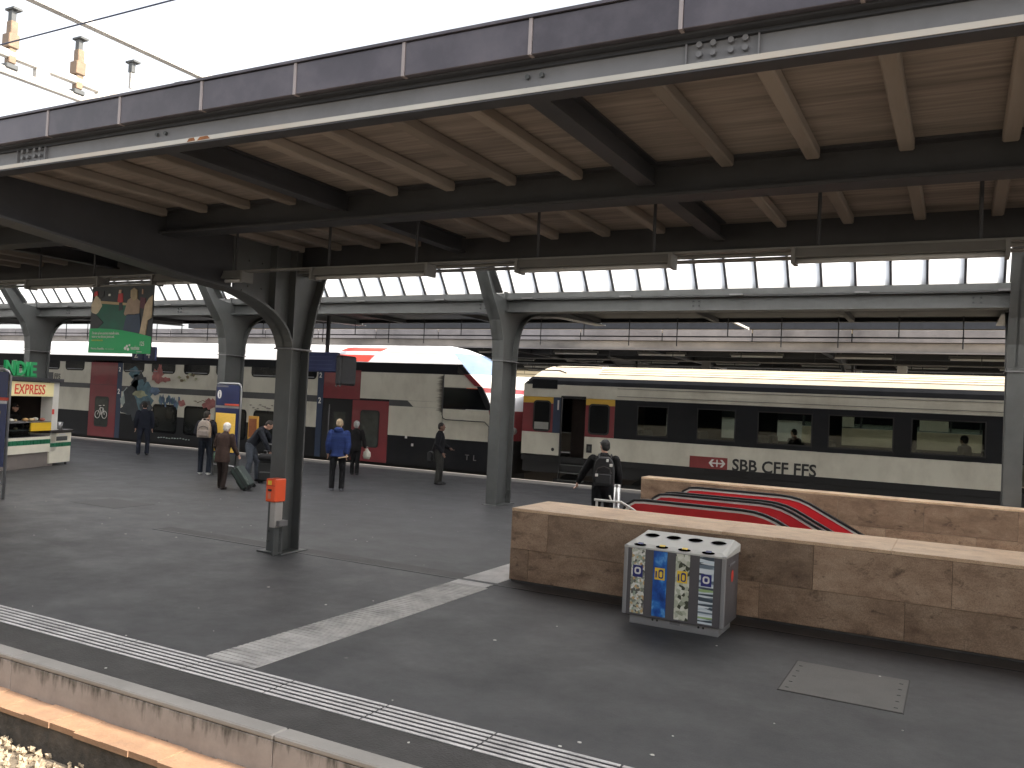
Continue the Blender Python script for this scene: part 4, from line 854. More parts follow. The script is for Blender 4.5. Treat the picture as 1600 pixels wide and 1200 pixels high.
# livery: red plate with the double arrow cross and the operator name
lp = MB().box(-6.81, -5.73, CY-.006, CY-.0005, .77, 1.10).build('logo_plate', M('logo_red', (.23,.035,.035), .4, var=.06), co)
s = MB(); cx, cz = -6.02, .935
s.box(cx-.17, cx+.17, CY-.011, CY-.0065, cz-.018, cz+.018); s.box(cx-.018, cx+.018, CY-.0115, CY-.0066, cz-.10, cz+.10)
for sg in (-1, 1):
    for sz in (-1, 1):
        s.prism([(cx+sg*.235, cz), (cx+sg*.17, cz), (cx+sg*.085, cz+sz*.105), (cx+sg*.15, cz+sz*.105)], 'y', CY-.0112, CY-.0064)
s.build('double_arrow', white_p, lp)
text('operator_name', 'SBB CFF FFS', M('lettering_black', (.02,.02,.02), .5), co, (-5.60, CY-.005, .775), (1,0,0), (0,0,1), .455, squash=.955, bold=.022)
# inside
m = MB(); m.box(CX_0+.1, CX_1, CY+.05, CY+2.74, .66, .74); m.build('floor', dark_in, co); m = MB(); m.box(CX_0+.1, CX_1, CY+.05, CY+2.74, 2.66, 2.70); m.build('inner_ceiling', M('coach_ceiling', (.25,.24,.22), .7), co)
MB().box(-9.2, -9.17, CY+.05, CY+2.74, .74, 2.66).build('partition', dark_in, co); MB().box(1.0, 1.03, CY+.05, CY+2.74, .74, 2.66).build('partition', dark_in, co)
se = M('seat_fabric', (.035,.045,.06), .9, var=.2)
for k, x in enumerate((-8.9, -7.1, -5.3, -4.95, -3.3, -1.3, .62)):
    for y in (CY+.12, CY+1.65):
        s = MB(); s.cbox(x-.09, x+.09, y, y+.98, 1.1, 1.78 if k % 2 else 1.70, .05); s.cbox(x-.3, x+.3, y, y+.98, .98, 1.12, .04); s.build('seat', se, co)
m = MB(); m.box(CX_0+.05, CX_1, 23.95, 26.65, .25, .65); m.build('underframe', train_bk, co); cside(CX_0, CX_1, .60, .775, train_bk, 'solebar', y=CY+.02)
for x in (-9.6, 8.0):
    s = MB()
    for dx in (-1.2, 1.2): s.tube([(x+dx, 24.5, -.22), (x+dx, 24.65, -.22)], .44, 20)
    s.box(x-1.7, x+1.7, 24.35, 24.5, -.35, .05); s.build('bogie', train_bk, co)
for x in (-12.28,): 
    MB().cbox(x-.12, x+.0, 24.6, 26.0, .8, 3.0, .05).build('gangway', rubber, co)

# ------------------------------------------------------------------ the carriage the picture is taken from, standing behind the viewpoint
ow = thing('own_train', 'white train carriage on the near track, behind the viewpoint', 'train', (-10, -1.6, 0))
m = MB(); m.prism([(-.2,-.45),(-.2,3.3),(-.45,3.75),(-1.6,4.0),(-2.8,3.75),(-3.05,3.3),(-3.05,-.45)], 'x', -70, 28); m.build('body', cream, ow)
m = MB(); m.box(-70, 28, -.199, -.18, 1.5, 3.1); m.build('window_band', win_dk, ow)
# ------------------------------------------------------------------ recycling bin
rb_ = thing('recycling_bin', 'grey four slot recycling station with picture strips, before the granite wall', 'bin', (-2.63, 9.1, 0))
bx0, bx1, by0, by1 = -3.17, -2.09, 8.80, 9.42
s = MB(); s.cbox(bx0, bx1, by0, by1, .10, .835, .006); s.build('body', bin_grey, rb_)
s = MB(); s.cbox(bx0+.06, bx1-.05, by0+.05, by1-.06, 0, .099, .004); s.build('plinth', alu, rb_); 
for x in (-2.85, -2.35): 
    for d_ in (0, .05): MB().tube([(x+d_, by0+.051, .07), (x+d_, by0+.047, .07)], .012, 8).build('vent_hole', black_p, rb_)
MB().box(-2.66, -2.55, by0+.044, by0+.0495, .055, .085).build('maker_plate', steel_l, rb_)
for x0, x1 in ((bx0-.012, bx0+.03), (bx1-.03, bx1+.012)): MB().cbox(x0, x1, by0-.010, by0+.03, .105, .845, .004).build('corner_post', alu, rb_)
# lid: sloping frame with chamfered rim and four round mouths each
lidm = M('lid_enamel', (.46,.455,.43), .4, var=.05, dirt=(.4,.39,.35), dirt_amt=.4, dscale=6)
def lz(y): return .845 + (y-by0)*.135
lid = MB(); bm = bmesh.new()
pts = [(bx0-.012, by0-.012, .838), (bx1+.012, by0-.012, .838), (bx1+.012, by1+.01, .90), (bx0-.012, by1+.01, .90), (bx0+.05, by0+.07, .868), (bx1-.05, by0+.07, .868), (bx1-.05, by1-.04, .945), (bx0+.05, by1-.04, .945), (bx0-.012, by0-.012, .82), (bx1+.012, by0-.012, .82), (bx1+.012, by1+.01, .82), (bx0-.012, by1+.01, .82)]
bm.free(); lid.add(pts, [(0,1,5,4),(1,2,6,5),(2,3,7,6),(3,0,4,7),(4,5,6,7),(8,9,1,0),(9,10,2,1),(10,11,3,2),(11,8,0,3),(11,10,9,8)])
lo = lid.build('lid', lidm, rb_)
cols = [(-3.02, 'strip_mixed'), (-2.775, 'strip_blue'), (-2.53, 'strip_cans'), (-2.275, 'strip_paper')]
strip_mats = [ramp_mat('print_mixed', [(0,(.45,.46,.38)),(.2,(.62,.62,.56)),(.35,(.20,.21,.17)),(.5,(.50,.34,.16)),(.62,(.68,.67,.62)),(.78,(.30,.36,.28)),(.9,(.10,.10,.09))], 42, 'VORONOI'),
              ramp_mat('print_blue', [(0,(.004,.03,.16)),(.4,(.008,.075,.34)),(.6,(.02,.15,.48)),(.75,(.10,.30,.62)),(1,(.45,.6,.8))], 11, 'NOISE', detail=5, stretch=(1,1,.7)),
              ramp_mat('print_cans', [(0,(.05,.055,.035)),(.18,(.42,.44,.34)),(.5,(.58,.58,.48)),(.75,(.28,.30,.22)),(.88,(.66,.66,.58))], 27, 'VORONOI'),
              ramp_mat('print_paper', [(0,(.05,.07,.09)),(.25,(.52,.58,.62)),(.5,(.68,.72,.74)),(.62,(.14,.18,.22)),(.7,(.62,.66,.68)),(.86,(.30,.42,.18)),(.93,(.6,.66,.7))], 30, 'VORONOI', stretch=(.12,1,1.7))]
deep_blue = M('sticker_blue', (.02,.025,.16), .4); sticker_y = M('sticker_yellow', (.80,.55,.05), .4)
for i, (cx, nm) in enumerate(cols):
    st_ = MB().box(cx-.075, cx+.075, by0-.006, by0-.0005, .125, .815).build('picture_strip', strip_mats[i], rb_)
    z = .575 - .0*i
    sk = MB().box(cx-.055, cx+.055, by0-.0105, by0-.0065, z-.06, z+.065).build('sticker', sticker_y if i in (1, 2) else deep_blue, st_)
    ink = deep_blue if i in (1, 2) else white_p
    s = MB()
    if i in (1, 2):
        s.prism(rrect(cx-.012, cx+.042, z-.045, z+.05, .02), 'y', by0-.013, by0-.011); s.box(cx-.045, cx-.03, by0-.013, by0-.011, z-.04, z+.03)
        s.build('symbol', ink, sk); MB().prism(rrect(cx+.0, cx+.03, z-.03, z+.03, .012), 'y', by0-.0145, by0-.0135).build('symbol', sticker_y, sk)
    else:
        s.prism(rrect(cx-.036, cx+.036, z-.03, z+.045, .025), 'y', by0-.013, by0-.011); s.build('symbol', ink, sk); MB().prism(rrect(cx-.018, cx+.018, z-.012, z+.028, .012), 'y', by0-.0145, by0-.0135).build('symbol', deep_blue, sk)
    # mouths on the sloping lid
    for (y, r, ry) in ((by0+.38, .082, .075),):
        sl = (.945-.868)/((by1-.04)-(by0+.07)); zc = .868 + (y-(by0+.07))*sl
        def ring(rr_, dz): return [(cx+.02+rr_*math.cos(2*math.pi*k/20), y+rr_*.9*math.sin(2*math.pi*k/20), zc + rr_*.9*math.sin(2*math.pi*k/20)*sl + dz) for k in range(20)]
        MB().poly(ring(r, .0035)).build('mouth', void_m, lo)
        s = MB(); A, Bq = ring(r+.012, .002), ring(r, .008); n = 20; s.add(A + Bq, [(k, (k+1) % n, n+(k+1) % n, n+k) for k in range(n)]); s.build('mouth_rim', alu, lo)
    s = MB(); sl2 = (.868-.838)/.082; ring2 = [(cx+.0+.07*math.cos(2*math.pi*k/16), by0+.032+.03*math.sin(2*math.pi*k/16)) for k in range(16)]
    s.poly([(x, y, .838+(y-(by0-.012))*sl2+.003) for x, y in ring2]); s.build('front_slot', void_m, lo)
    MB().add([(cx-.03, by0+.035, .863), (cx+.03, by0+.035, .863), (cx+.03, by0+.07, .876), (cx-.03, by0+.07, .876)], [(0,1,2,3)]).build('slot_label', sticker_y if i in (1, 2) else deep_blue, lo)
bsd = bx1 + .0005
s = MB(); s.add([(bsd+.004, by0+.33+.055*math.cos(2*math.pi*k/16), .60+.065*math.sin(2*math.pi*k/16)) for k in range(16)], [tuple(range(16))]); s.build('red_sticker', M('sticker_red', (.62,.05,.035), .4), rb_)
MB().box(bsd, bsd+.004, by0+.18, by0+.46, .715, .74).build('side_lettering', steel_l, rb_)

# ------------------------------------------------------------------ ticket validator
va = thing('ticket_validator', 'orange ticket validator box on a grey stand at the nearest post', 'ticket machine', (-8.530, 9.12, 0))
s = MB(); s.cbox(-8.650, -8.470, 9.02, 9.24, .765, 1.09, .012); s.build('housing', orange_p, va)
MB().box(-8.645, -8.475, 9.015, 9.0195, .99, 1.0).build('seam', M('dark_orange', (.45,.04,.015), .5), va); MB().box(-8.605, -8.540, 9.012, 9.0185, 1.005, 1.065).build('pictogram', sticker_y, va)
MB().box(-8.600, -8.535, 9.012, 9.0185, .915, .945).build('ticket_slot', black_p, va); MB().box(-8.595, -8.545, 9.012, 9.0185, .81, .895).build('instruction_plate', M('dull_plate', (.60,.20,.12), .5), va)
MB().cbox(-8.590, -8.490, 9.06, 9.22, .40, .764, .008).build('stand', M('stand_grey', (.34,.32,.30), .5), va); MB().cbox(-8.530, -8.430, 9.10, 9.272, .42, .50, .006).build('bracket', steel_l, va)
MB().cbox(-8.560, -8.520, 9.1, 9.2, 0, .40, .004).build('foot', steel, va)

# ------------------------------------------------------------------ hanging banner
bn = thing('hanging_banner', 'hanging advertising banner with card players photo over a green band', 'banner', (-10.66, 8.05, 3.78))
BX0, BX1, BZ0, BZ1, BY = -11.32, -10.0, 2.76, 3.74, 8.05
MB().box(BX0, BX1, BY, BY+.012, BZ0, BZ1).build('sheet', M('banner_photo_ground', (.03,.035,.04), .5, var=.3, scale=4), bn)
bz = lambda f: BZ0 + f*(BZ1-BZ0); bxx = lambda f: BX0 + f*(BX1-BX0)
def bpoly(pts, mat, nm, l): MB().prism([(bxx(a), bz(b)) for a, b in pts], 'y', BY-.002-.0016*l, BY-.0005).build(nm, mat, bn)
bpoly([(.0, .33), (.35, .34), (.62, .33), (.62, .70), (.55, .73), (.12, .74), (0, .65)], M('print_felt', (.012,.10,.065), .5, var=.2, scale=4), 'printed_table', 1)
bpoly([(.14, .735), (.6, .70), (.6, .735), (.14, .775)], M('print_wood', (.40,.30,.17), .5), 'printed_table_edge', 2)
pr = {n: M('print_'+n, c, .5, var=.2, scale=8) for n, c in dict(beige=(.50,.42,.30), red=(.42,.04,.045), tan=(.30,.22,.16), navy=(.03,.05,.09), hair=(.36,.28,.17), dark=(.03,.03,.035), face=(.42,.27,.2), sand=(.46,.36,.24)).items()}
bpoly([(.0, .72), (.07, .86), (.14, .80), (.18, .70), (.12, .60), (.06, .56), (0, .62)], pr['beige'], 'printed_figure', 3); bpoly([(.03, .84), (.10, .86), (.09, .92), (.04, .91)], pr['red'], 'printed_figure', 4)
bpoly([(.0, .33), (.0, .60), (.08, .58), (.22, .45), (.12, .36)], pr['dark'], 'printed_figure', 4); bpoly([(.12, .80), (.2, .84), (.2, .92), (.13, .93)], pr['dark'], 'printed_figure', 3)
bpoly([(.43, .76), (.44, .87), (.51, .88), (.52, .75), (.47, .74)], pr['red'], 'printed_figure', 3); bpoly([(.44, .88), (.48, .88), (.485, .93), (.45, .93)], pr['face'], 'printed_figure', 4); bpoly([(.46, .62), (.46, .74), (.51, .75), (.53, .64)], pr['dark'], 'printed_figure', 3)
bpoly([(.55, .58), (.60, .78), (.67, .82), (.74, .80), (.80, .76), (.79, .58), (.70, .56), (.63, .57), (.57, .55)], pr['tan'], 'printed_figure', 5); bpoly([(.645, .82), (.64, .92), (.69, .955), (.745, .92), (.75, .80), (.70, .76)], pr['hair'], 'printed_figure', 6)
bpoly([(.60, .57), (.80, .58), (.84, .30), (.55, .32), (.57, .45)], pr['navy'], 'printed_figure', 5); bpoly([(.80, .82), (.88, .80), (.89, .64), (.80, .66)], M('print_maroon', (.10,.025,.04), .5), 'printed_figure', 4)
bpoly([(.88, .70), (.94, .80), (.99, .84), (.99, .52), (.93, .48), (.91, .27), (.82, .29), (.86, .55)], pr['sand'], 'printed_figure', 7); bpoly([(.28, .845), (.31, .845), (.31, .875), (.28, .875)], white_p, 'printed_lamp', 5); bpoly([(.82, .86), (.835, .86), (.835, .93), (.82, .93)], pr['face'], 'printed_figure', 6)
gcurve = [(0, .36), (.15, .362), (.35, .355), (.55, .335), (.75, .30), (.90, .27), (1, .245)]
bpoly([(0, 0)] + [(1, 0)] + gcurve[::-1], M('banner_green', (.018,.36,.115), .5, var=.03), 'green_band', 9)
ty = BY - .0185
for s_, fx, fz, sz, sq, mt in (("On tient qu'une assurance mutuelle suisse,", .05, .275, .056, .62, white_p), ('nous ne vous laissons jamais seul.', .05, .225, .056, .66, white_p), ('vaudoise.ch/ensemble', .05, .175, .04, .72, M('print_yellowgreen', (.55,.62,.12), .5)), ('Heureux. Ensemble.', .045, .05, .045, .8, white_p), ('www.vaudoise.ch', .28, .05, .036, .8, M('print_palegreen', (.35,.6,.4), .5)), ('vaudoise', .70, .055, .085, .62, white_p), ('125', .835, .115, .085, .8, white_p), ('Assurances', .80, .02, .028, .8, white_p)):
    text('print', s_, mt, bn, (bxx(fx), ty, bz(fz)), (1,0,0), (0,0,1), sz, squash=sq, depth=.001)
s = MB()
for (a, b, r1) in ((.615, .075, .022), (.66, .062, .020), (.64, .105, .018), (.68, .12, .014)): s.prism([(bxx(a)+r1*1.3*math.cos(k*.7), bz(b)+r1*1.1*math.sin(k*.7)) for k in range(9)], 'y', ty-.001, ty+.001)
s.build('leaf_logo', white_p, bn)
MB().tube([(BX0, BY+.006, BZ1), (BX1, BY+.006, BZ1)], .018, 8).build('top_rod', lamp_m, bn)
for x in (BX0+.1, BX1-.1): MB().tube([(x, BY+.006, BZ1), (x, BY+.03, 3.87)], .008, 6).build('hook', lamp_m, bn)

# ------------------------------------------------------------------ platform number sign, display
ps = thing('platform_sign', 'small dark blue platform number sign peeking out below the green banner', 'sign', (-16.0, 12.6, 2.95))
MB().cbox(-16.25, -15.90, 12.6, 12.66, 2.88, 3.18, .006).build('plate', blue_sign, ps); MB().cbox(-15.86, -15.51, 12.6, 12.66, 2.88, 3.18, .006).build('plate', blue_sign, ps)
text('numeral', '2', white_p, ps, (-16.17, 12.596, 2.93), (1,0,0), (0,0,1), .26); text('numeral', '4', white_p, ps, (-15.78, 12.596, 2.93), (1,0,0), (0,0,1), .26)
MB().tube([(-15.7, 12.63, 3.18), (-15.7, 12.63, 5.4)], .02, 8).build('hanger', steel_d, ps)
dp = thing('departure_display', 'dark blue hanging departure display right of the nearest post', 'display', (-16.2, 19.0, 2.7))
MB().cbox(-16.85, -15.75, 18.95, 19.12, 2.98, 3.55, .03).build('housing', blue_sign, dp); MB().cbox(-15.76, -15.52, 18.90, 19.6, 2.62, 3.47, .05).build('side_cabinet', steel_d, dp)
for k in range(4): MB().box(-16.75, -15.9, 18.944, 18.949, 3.08+k*.11, 3.09+k*.11).build('text_row', M('dull_lilac', (.06,.075,.16), .5), dp)
MB().tube([(-16.2, 19.05, 3.55), (-16.2, 19.05, 4.88)], .06, 10).build('hanger', steel_d, dp)
for k in range(2): MB().ell((-15.72+k*.14, 18.95, 2.6), (.03, .03, .03)).build('spotlight', lamp_m, dp)

# ------------------------------------------------------------------ timetable boards
def board(label, loc, rz, poster=True):
    t = thing('timetable_board', label, 'board', loc, rz)
    W, H_ = 1.02, 2.5
    s = MB(); s.tube([(-W/2, 0, 0), (-W/2, 0, H_-.12), (-W/2+.04, 0, H_-.03), (-W/2+.12, 0, H_), (W/2-.12, 0, H_), (W/2-.04, 0, H_-.03), (W/2, 0, H_-.12), (W/2, 0, 0)], .028, 8); s.build('frame', alu, t, local=True, smooth=True)
    p_ = MB().box(-W/2+.03, W/2-.03, -.03, .03, 1.90, H_-.04).build('header', blue_sign, t, local=True)
    s = MB(); s.add([(-W/2+.17+.085*math.cos(2*math.pi*k/20), -.034, 2.20+.115*math.sin(2*math.pi*k/20)) for k in range(20)], [tuple(range(20))]); s.build('info_disc', white_p, p_, local=True)
    s = MB(); s.box(-W/2+.155, -W/2+.185, -.038, -.0345, 2.12, 2.22); s.box(-W/2+.155, -W/2+.185, -.038, -.0345, 2.245, 2.275); s.build('info_letter', blue_sign, p_, local=True)
    MB().box(-W/2+.05, W/2-.5, -.034, -.0305, 2.40, 2.44).build('header_text', steel_l, p_, local=True); MB().box(-.1, W/2-.01, -.036, -.0305, 1.905, 1.96).build('red_bar', M('board_red', (.50,.06,.03), .5), p_, local=True)
    MB().box(-W/2+.03, W/2-.03, -.03, .03, 1.84, 1.895).build('middle_bar', alu, t, local=True)
    b_ = MB().box(-W/2+.03, W/2-.03, -.025, .025, .62, 1.835).build('panel', blue_sign, t, local=True)
    y_ = MB().box(-W/2+.05, W/2-.14, -.031, -.0255, .66, 1.70).build('timetable_sheet', yellow_sh, b_, local=True)
    for k in range(7): MB().box(-W/2+.09+k*.115, -W/2+.10+k*.115, -.033, -.0315, .70, 1.64).build('sheet_column', M('sheet_line', (.50,.30,.05), .6), y_, local=True) if False else None
    MB().tube([(-W/2, 0, .3), (W/2, 0, .3)], .018, 6).build('cross_bar', alu, t, local=True)
    return t
board('blue timetable stand with white info disc and yellow schedule poster', (-17.38, 16.55, 0), math.radians(-6))
board('blue timetable stand cut off by the left picture edge', (-16.53, 9.50, 0), math.radians(60))
nb = thing('notice_frame', 'small orange framed notice beside the blue timetable stand', 'notice', (-18.0, 17.9, 1.2))
MB().cbox(-17.98, -17.60, 17.9, 17.95, .95, 1.62, .01).build('frame', M('notice_orange', (.62,.33,.06), .5), nb); MB().box(-17.93, -17.65, 17.892, 17.899, 1.02, 1.54).build('sheet', M('notice_rust', (.30,.10,.04), .5, var=.2, scale=20), nb); MB().tube([(-17.79, 17.93, 0), (-17.79, 17.93, .95)], .025, 8).build('leg', steel, nb)

# ------------------------------------------------------------------ food kiosk (local x along its front, local -y to the customer)
kd = Vector((-.4229, .9062, 0)); kn = Vector((.9062, .4229, 0))
ki = thing('food_kiosk', 'cream food kiosk with red hand painted EXPRESS sign and green roof letters', 'kiosk', (-21.17, 12.82, 0), math.atan2(kd.y, kd.x))
kb = lambda nm, mt, a, par=None, c=0: (MB().cbox(*a, c) if c else MB().box(*a)).build(nm, mt, par or ki, local=True)
tile_g = M('green_tile', (.018,.15,.075), .3, var=.15, scale=9, rnd=.15); kgrey = M('kiosk_plinth', (.20,.175,.165), .6, var=.1)
kb('plinth', kgrey, (-4.5, 2.25, .03, 2.6, 0, .40)); kb('lower_front', pale_cream, (-4.5, 2.0, -.02, .35, .401, .62)); kb('upper_front', pale_cream, (-4.5, 2.0, -.0, .35, .745, .82))
for k in range(44): MB().cbox(-4.5+k*.148, -4.5+k*.148+.14, -.024, .02, .624, .742, .004).build('green_tile', tile_g, ki, local=True)
kb('display_floor', steel_l, (-4.5, 2.0, 0, .6, .821, .84)); kb('display_back', dark_in, (-4.5, 2.0, .6, .62, .841, 1.20)); kb('display_shelf', steel_l, (-4.5, 1.1, .02, .58, 1.0, 1.015)); kb('counter_top', steel_l, (-4.5, 2.0, -.01, .62, 1.205, 1.23))
kb('display_glass', pane, (-4.5, 1.1, -.012, -.006, .841, 1.204))
kb('yellow_panel', M('kiosk_yellow', (.80,.50,.03), .45, var=.05), (1.1, 1.98, -.035, .02, .98, 1.20))
kb('corner_pillar', M('kiosk_white', (.66,.645,.60), .5, var=.05), (2.0, 2.28, -.02, .3, .4, 2.30)); kb('red_sticker', M('sticker_red', (.62,.05,.035)), (2.0, 2.10, -.024, -.0205, 1.42, 1.56))
sg = kb('sign_board', sign_yel, (-4.5, 1.99, -.04, .06, 1.905, 2.28)); kb('roof', steel_d, (-4.6, 2.35, -.1, 2.7, 2.30, 2.40)); kb('back_wall', M('kiosk_wood', (.16,.09,.06), .7, var=.3, scale=5), (-4.5, 2.28, 2.3, 2.4, .4, 2.3)); kb('end_wall', M('kiosk_white', (.66,.645,.60)), (2.2, 2.28, .3, 2.4, .4, 2.3)); kb('inner_lining', dark_in, (2.18, 2.199, .3, 2.3, .42, 2.3)); kb('inner_ceiling', dark_in, (-4.5, 2.18, .07, 2.3, 2.27, 2.299))
kb('floor_inside', dark_in, (-4.5, 2.2, .62, 2.3, .0, .42))
kb('inner_shelf', M('shelf_brown', (.18,.10,.07), .6, var=.3, scale=6), (-4.4, 2.0, 2.05, 2.3, .9, 1.9)); kb('fridge', M('fridge', (.22,.21,.21), .3), (1.05, 1.9, 1.5, 2.1, .4, 1.85)); kb('door_frame', M('door_brown', (.24,.13,.10), .6), (-.2, .7, 1.9, 2.04, .5, 1.88))
red_txt = M('sign_red', (.70,.05,.02), .5)
text('sign_lettering', 'EXPRESS', red_txt, sg, (.28, -.043, 1.965), (1,0,0), (0,0,1), .36, squash=.98, shear=.05, bold=.008, world=False)
text('sign_lettering', 'E', M('sign_olive', (.45,.36,.12), .5), sg, (.0, -.043, 1.98), (1,0,0), (0,0,1), .32, world=False)
text('roof_lettering', 'NDIE', green_p, ki, (1.38, .12, 2.45), (1,0,0), (0,0,1), .50, depth=.03, squash=1.15, align='RIGHT', bold=.03, world=False)
s = MB(); s.tube([(-2.6, .16, 2.42), (1.5, .16, 2.42)], .015, 6)
s.build('letter_rail', green_p, ki, local=True)
# snacks in the display
fo = random.Random(5); fcol = [M('bread', (.50,.30,.13), .7, var=.3, scale=30), M('roll', (.62,.48,.28), .7, var=.2, scale=30), M('wrap', (.62,.60,.55), .5), M('ham', (.45,.16,.12), .6, var=.3, scale=30)]
for k in range(34):
    x = -1.0 + fo.random()*2.9; zt = fo.choice((.842, 1.017, 1.232, 1.232)); 
    if x > 1.0 and zt < 1.2: continue
    r = fo.uniform(.045, .075); y = fo.uniform(.08, .45)
    o = MB().ell((x, y, zt + r*.62), (r*1.25, r, r*.65), 8, 6).build('snack', fo.choice(fcol), None, smooth=True, local=True)
    o.location = ki.location; o.rotation_euler = ki.rotation_euler; tag(o, 'small baked snack laid out in the kiosk display', 'snack', 'snacks in the kiosk display')
# little waste counter in front
wc = thing('waste_counter', 'white tiled side counter with dark top standing right of the kiosk', 'counter', tuple(Vector((-21.17, 12.82, 0)) + kd*2.0 + kn*.02), math.atan2(kd.y, kd.x))
kb2 = lambda nm, mt, a, c=0: (MB().cbox(*a, c) if c else MB().box(*a)).build(nm, mt, wc, local=True)
kb2('lower_panel', pale_cream, (0, 1.0, -.0, .75, .07, .515), .006); kb2('upper_panel', pale_cream, (0, 1.0, 0, .75, .63, .90), .006); kb2('top', M('counter_dark', (.05,.045,.042), .4), (-.06, 1.03, -.04, .78, .901, .985), .01)
for k in range(7): MB().cbox(k*.143+.002, k*.143+.139, -.006, .01, .519, .626, .003).build('green_tile', tile_g, wc, local=True)
for k in range(5): MB().cbox(-.006, .01, k*.15+.002, k*.15+.146, .519, .626, .003).build('green_tile', tile_g, wc, local=True)
kb2('core', foot_m, (.012, .99, .012, .74, .08, .9)); kb2('flap', steel, (.28, .80, -.008, .012, .68, .80)); kb2('flap_label', white_p, (.40, .70, -.010, -.0005, .82, .88))
for x in (.08, .92):
    for y in (.08, .67): MB().tube([(x, y, 0), (x, y, .07)], .03, 8).build('castor', rubber, wc, local=True)
kt = tag(MB().box(.12, .5, .08, .34, .9855, .998).build('paper_tray', white_p, None, local=True), 'white paper tray lying on the dark side counter', 'tray'); kt.location = wc.location; kt.rotation_euler = wc.rotation_euler
s = MB(); s.tube([(0,0,0), (0,0,.2)], [.09, .10], 12); s.tube([(.09, 0, .16), (.16, 0, .12), (.15, 0, .04), (.09, 0, .02)], .014, 6)
pt = tag(s.build('coffee_pot', alu, None, local=True, smooth=True), 'dull metal coffee pot on the side counter', 'pot'); pt.location = wc.matrix_basis @ Vector((.74, .22, .985)); pt.rotation_euler = wc.rotation_euler
s = MB(); s.tube([(0,0,0), (0,0,.14)], [.06, .075], 12); pt = tag(s.build('jar', M('jar_glass', (.25,.25,.24), .15), None, local=True, smooth=True), 'grey jar beside the coffee pot on the side counter', 'jar'); pt.location = wc.matrix_basis @ Vector((.93, .30, .985))

# ------------------------------------------------------------------ overhead line gantry and wire
ga = thing('overhead_gantry', 'overexposed steel gantry with rusty insulators above the roof edge', 'gantry', (-14, 9, 7))
gpale = M('gantry_steel', (.42,.40,.37), .5, var=.15); ginsul = M('insulator_rust', (.20,.135,.085), .5, var=.25, scale=6)
MB().box(-14.08, -13.92, -6, 62.6, 8.68, 8.82).build('top_chord', gpale, ga); MB().tube([(-14, -6, 7.65), (-14, 10.15, 7.65), (-14, 11.2, 7.55)], .085, 8).build('lower_pipe', gpale, ga); MB().tube([(-14, -6, 7.36), (-14, 9.5, 7.36), (-14, 10.1, 7.60)], .08, 8).build('lower_pipe', gpale, ga)
for y in (7.0, 8.2, 9.4, 10.48, 11.6, 12.8):
    MB().cbox(-14.12, -13.88, y-.06, y+.10, 8.38, 8.42, .005).build('clamp', steel, ga); MB().box(-14.05, -13.95, y-.04, y+.04, 8.2, 8.38).build('hanger', steel, ga)
    if y < 10: 
        s = MB(); s.cbox(-14.07, -13.93, y-.05, y+.07, 7.5, 8.2, .01); s.cbox(-14.1, -13.9, y-.09, y+.09, 7.75, 7.98, .01); s.build('insulator', ginsul, ga); MB().cbox(-14.1, -13.9, y-.1, y+.1, 7.40, 7.48, .01).build('clamp', steel, ga)
    else: MB().box(-14.03, -13.97, y-.03, y+.03, 7.9, 8.2).build('hanger', gpale, ga)
for y in (8.75, 9.9): MB().box(-14.05, -13.95, y-.12, y+.12, 7.34, 7.67).build('batten', gpale, ga)
for y in (-5.8, 62.5): MB().box(-14.15, -13.85, y-.15, y+.15, -.9, 8.8).build('mast', gpale, ga)
MB().tube([(-60, 7.2, 7.18), (30, 7.2, 7.18)], .011, 6).build('contact_wire', M('wire_blue', (.04,.05,.09), .4, metal=.3), None, label='thin dark overhead wire crossing the sky at top left', cat='wire')
vp = thing('roof_vent', 'small pale vent stub poking above the roof edge', 'vent', (-6.1, 6.5, 4.665)); MB().cbox(-6.17, -6.05, 6.45, 6.57, 4.66, 5.30, .01).build('stub', steel_l, vp); MB().cbox(-6.2, -6.02, 6.42, 6.60, 5.30, 5.33, .005).build('cap', steel_l, vp)
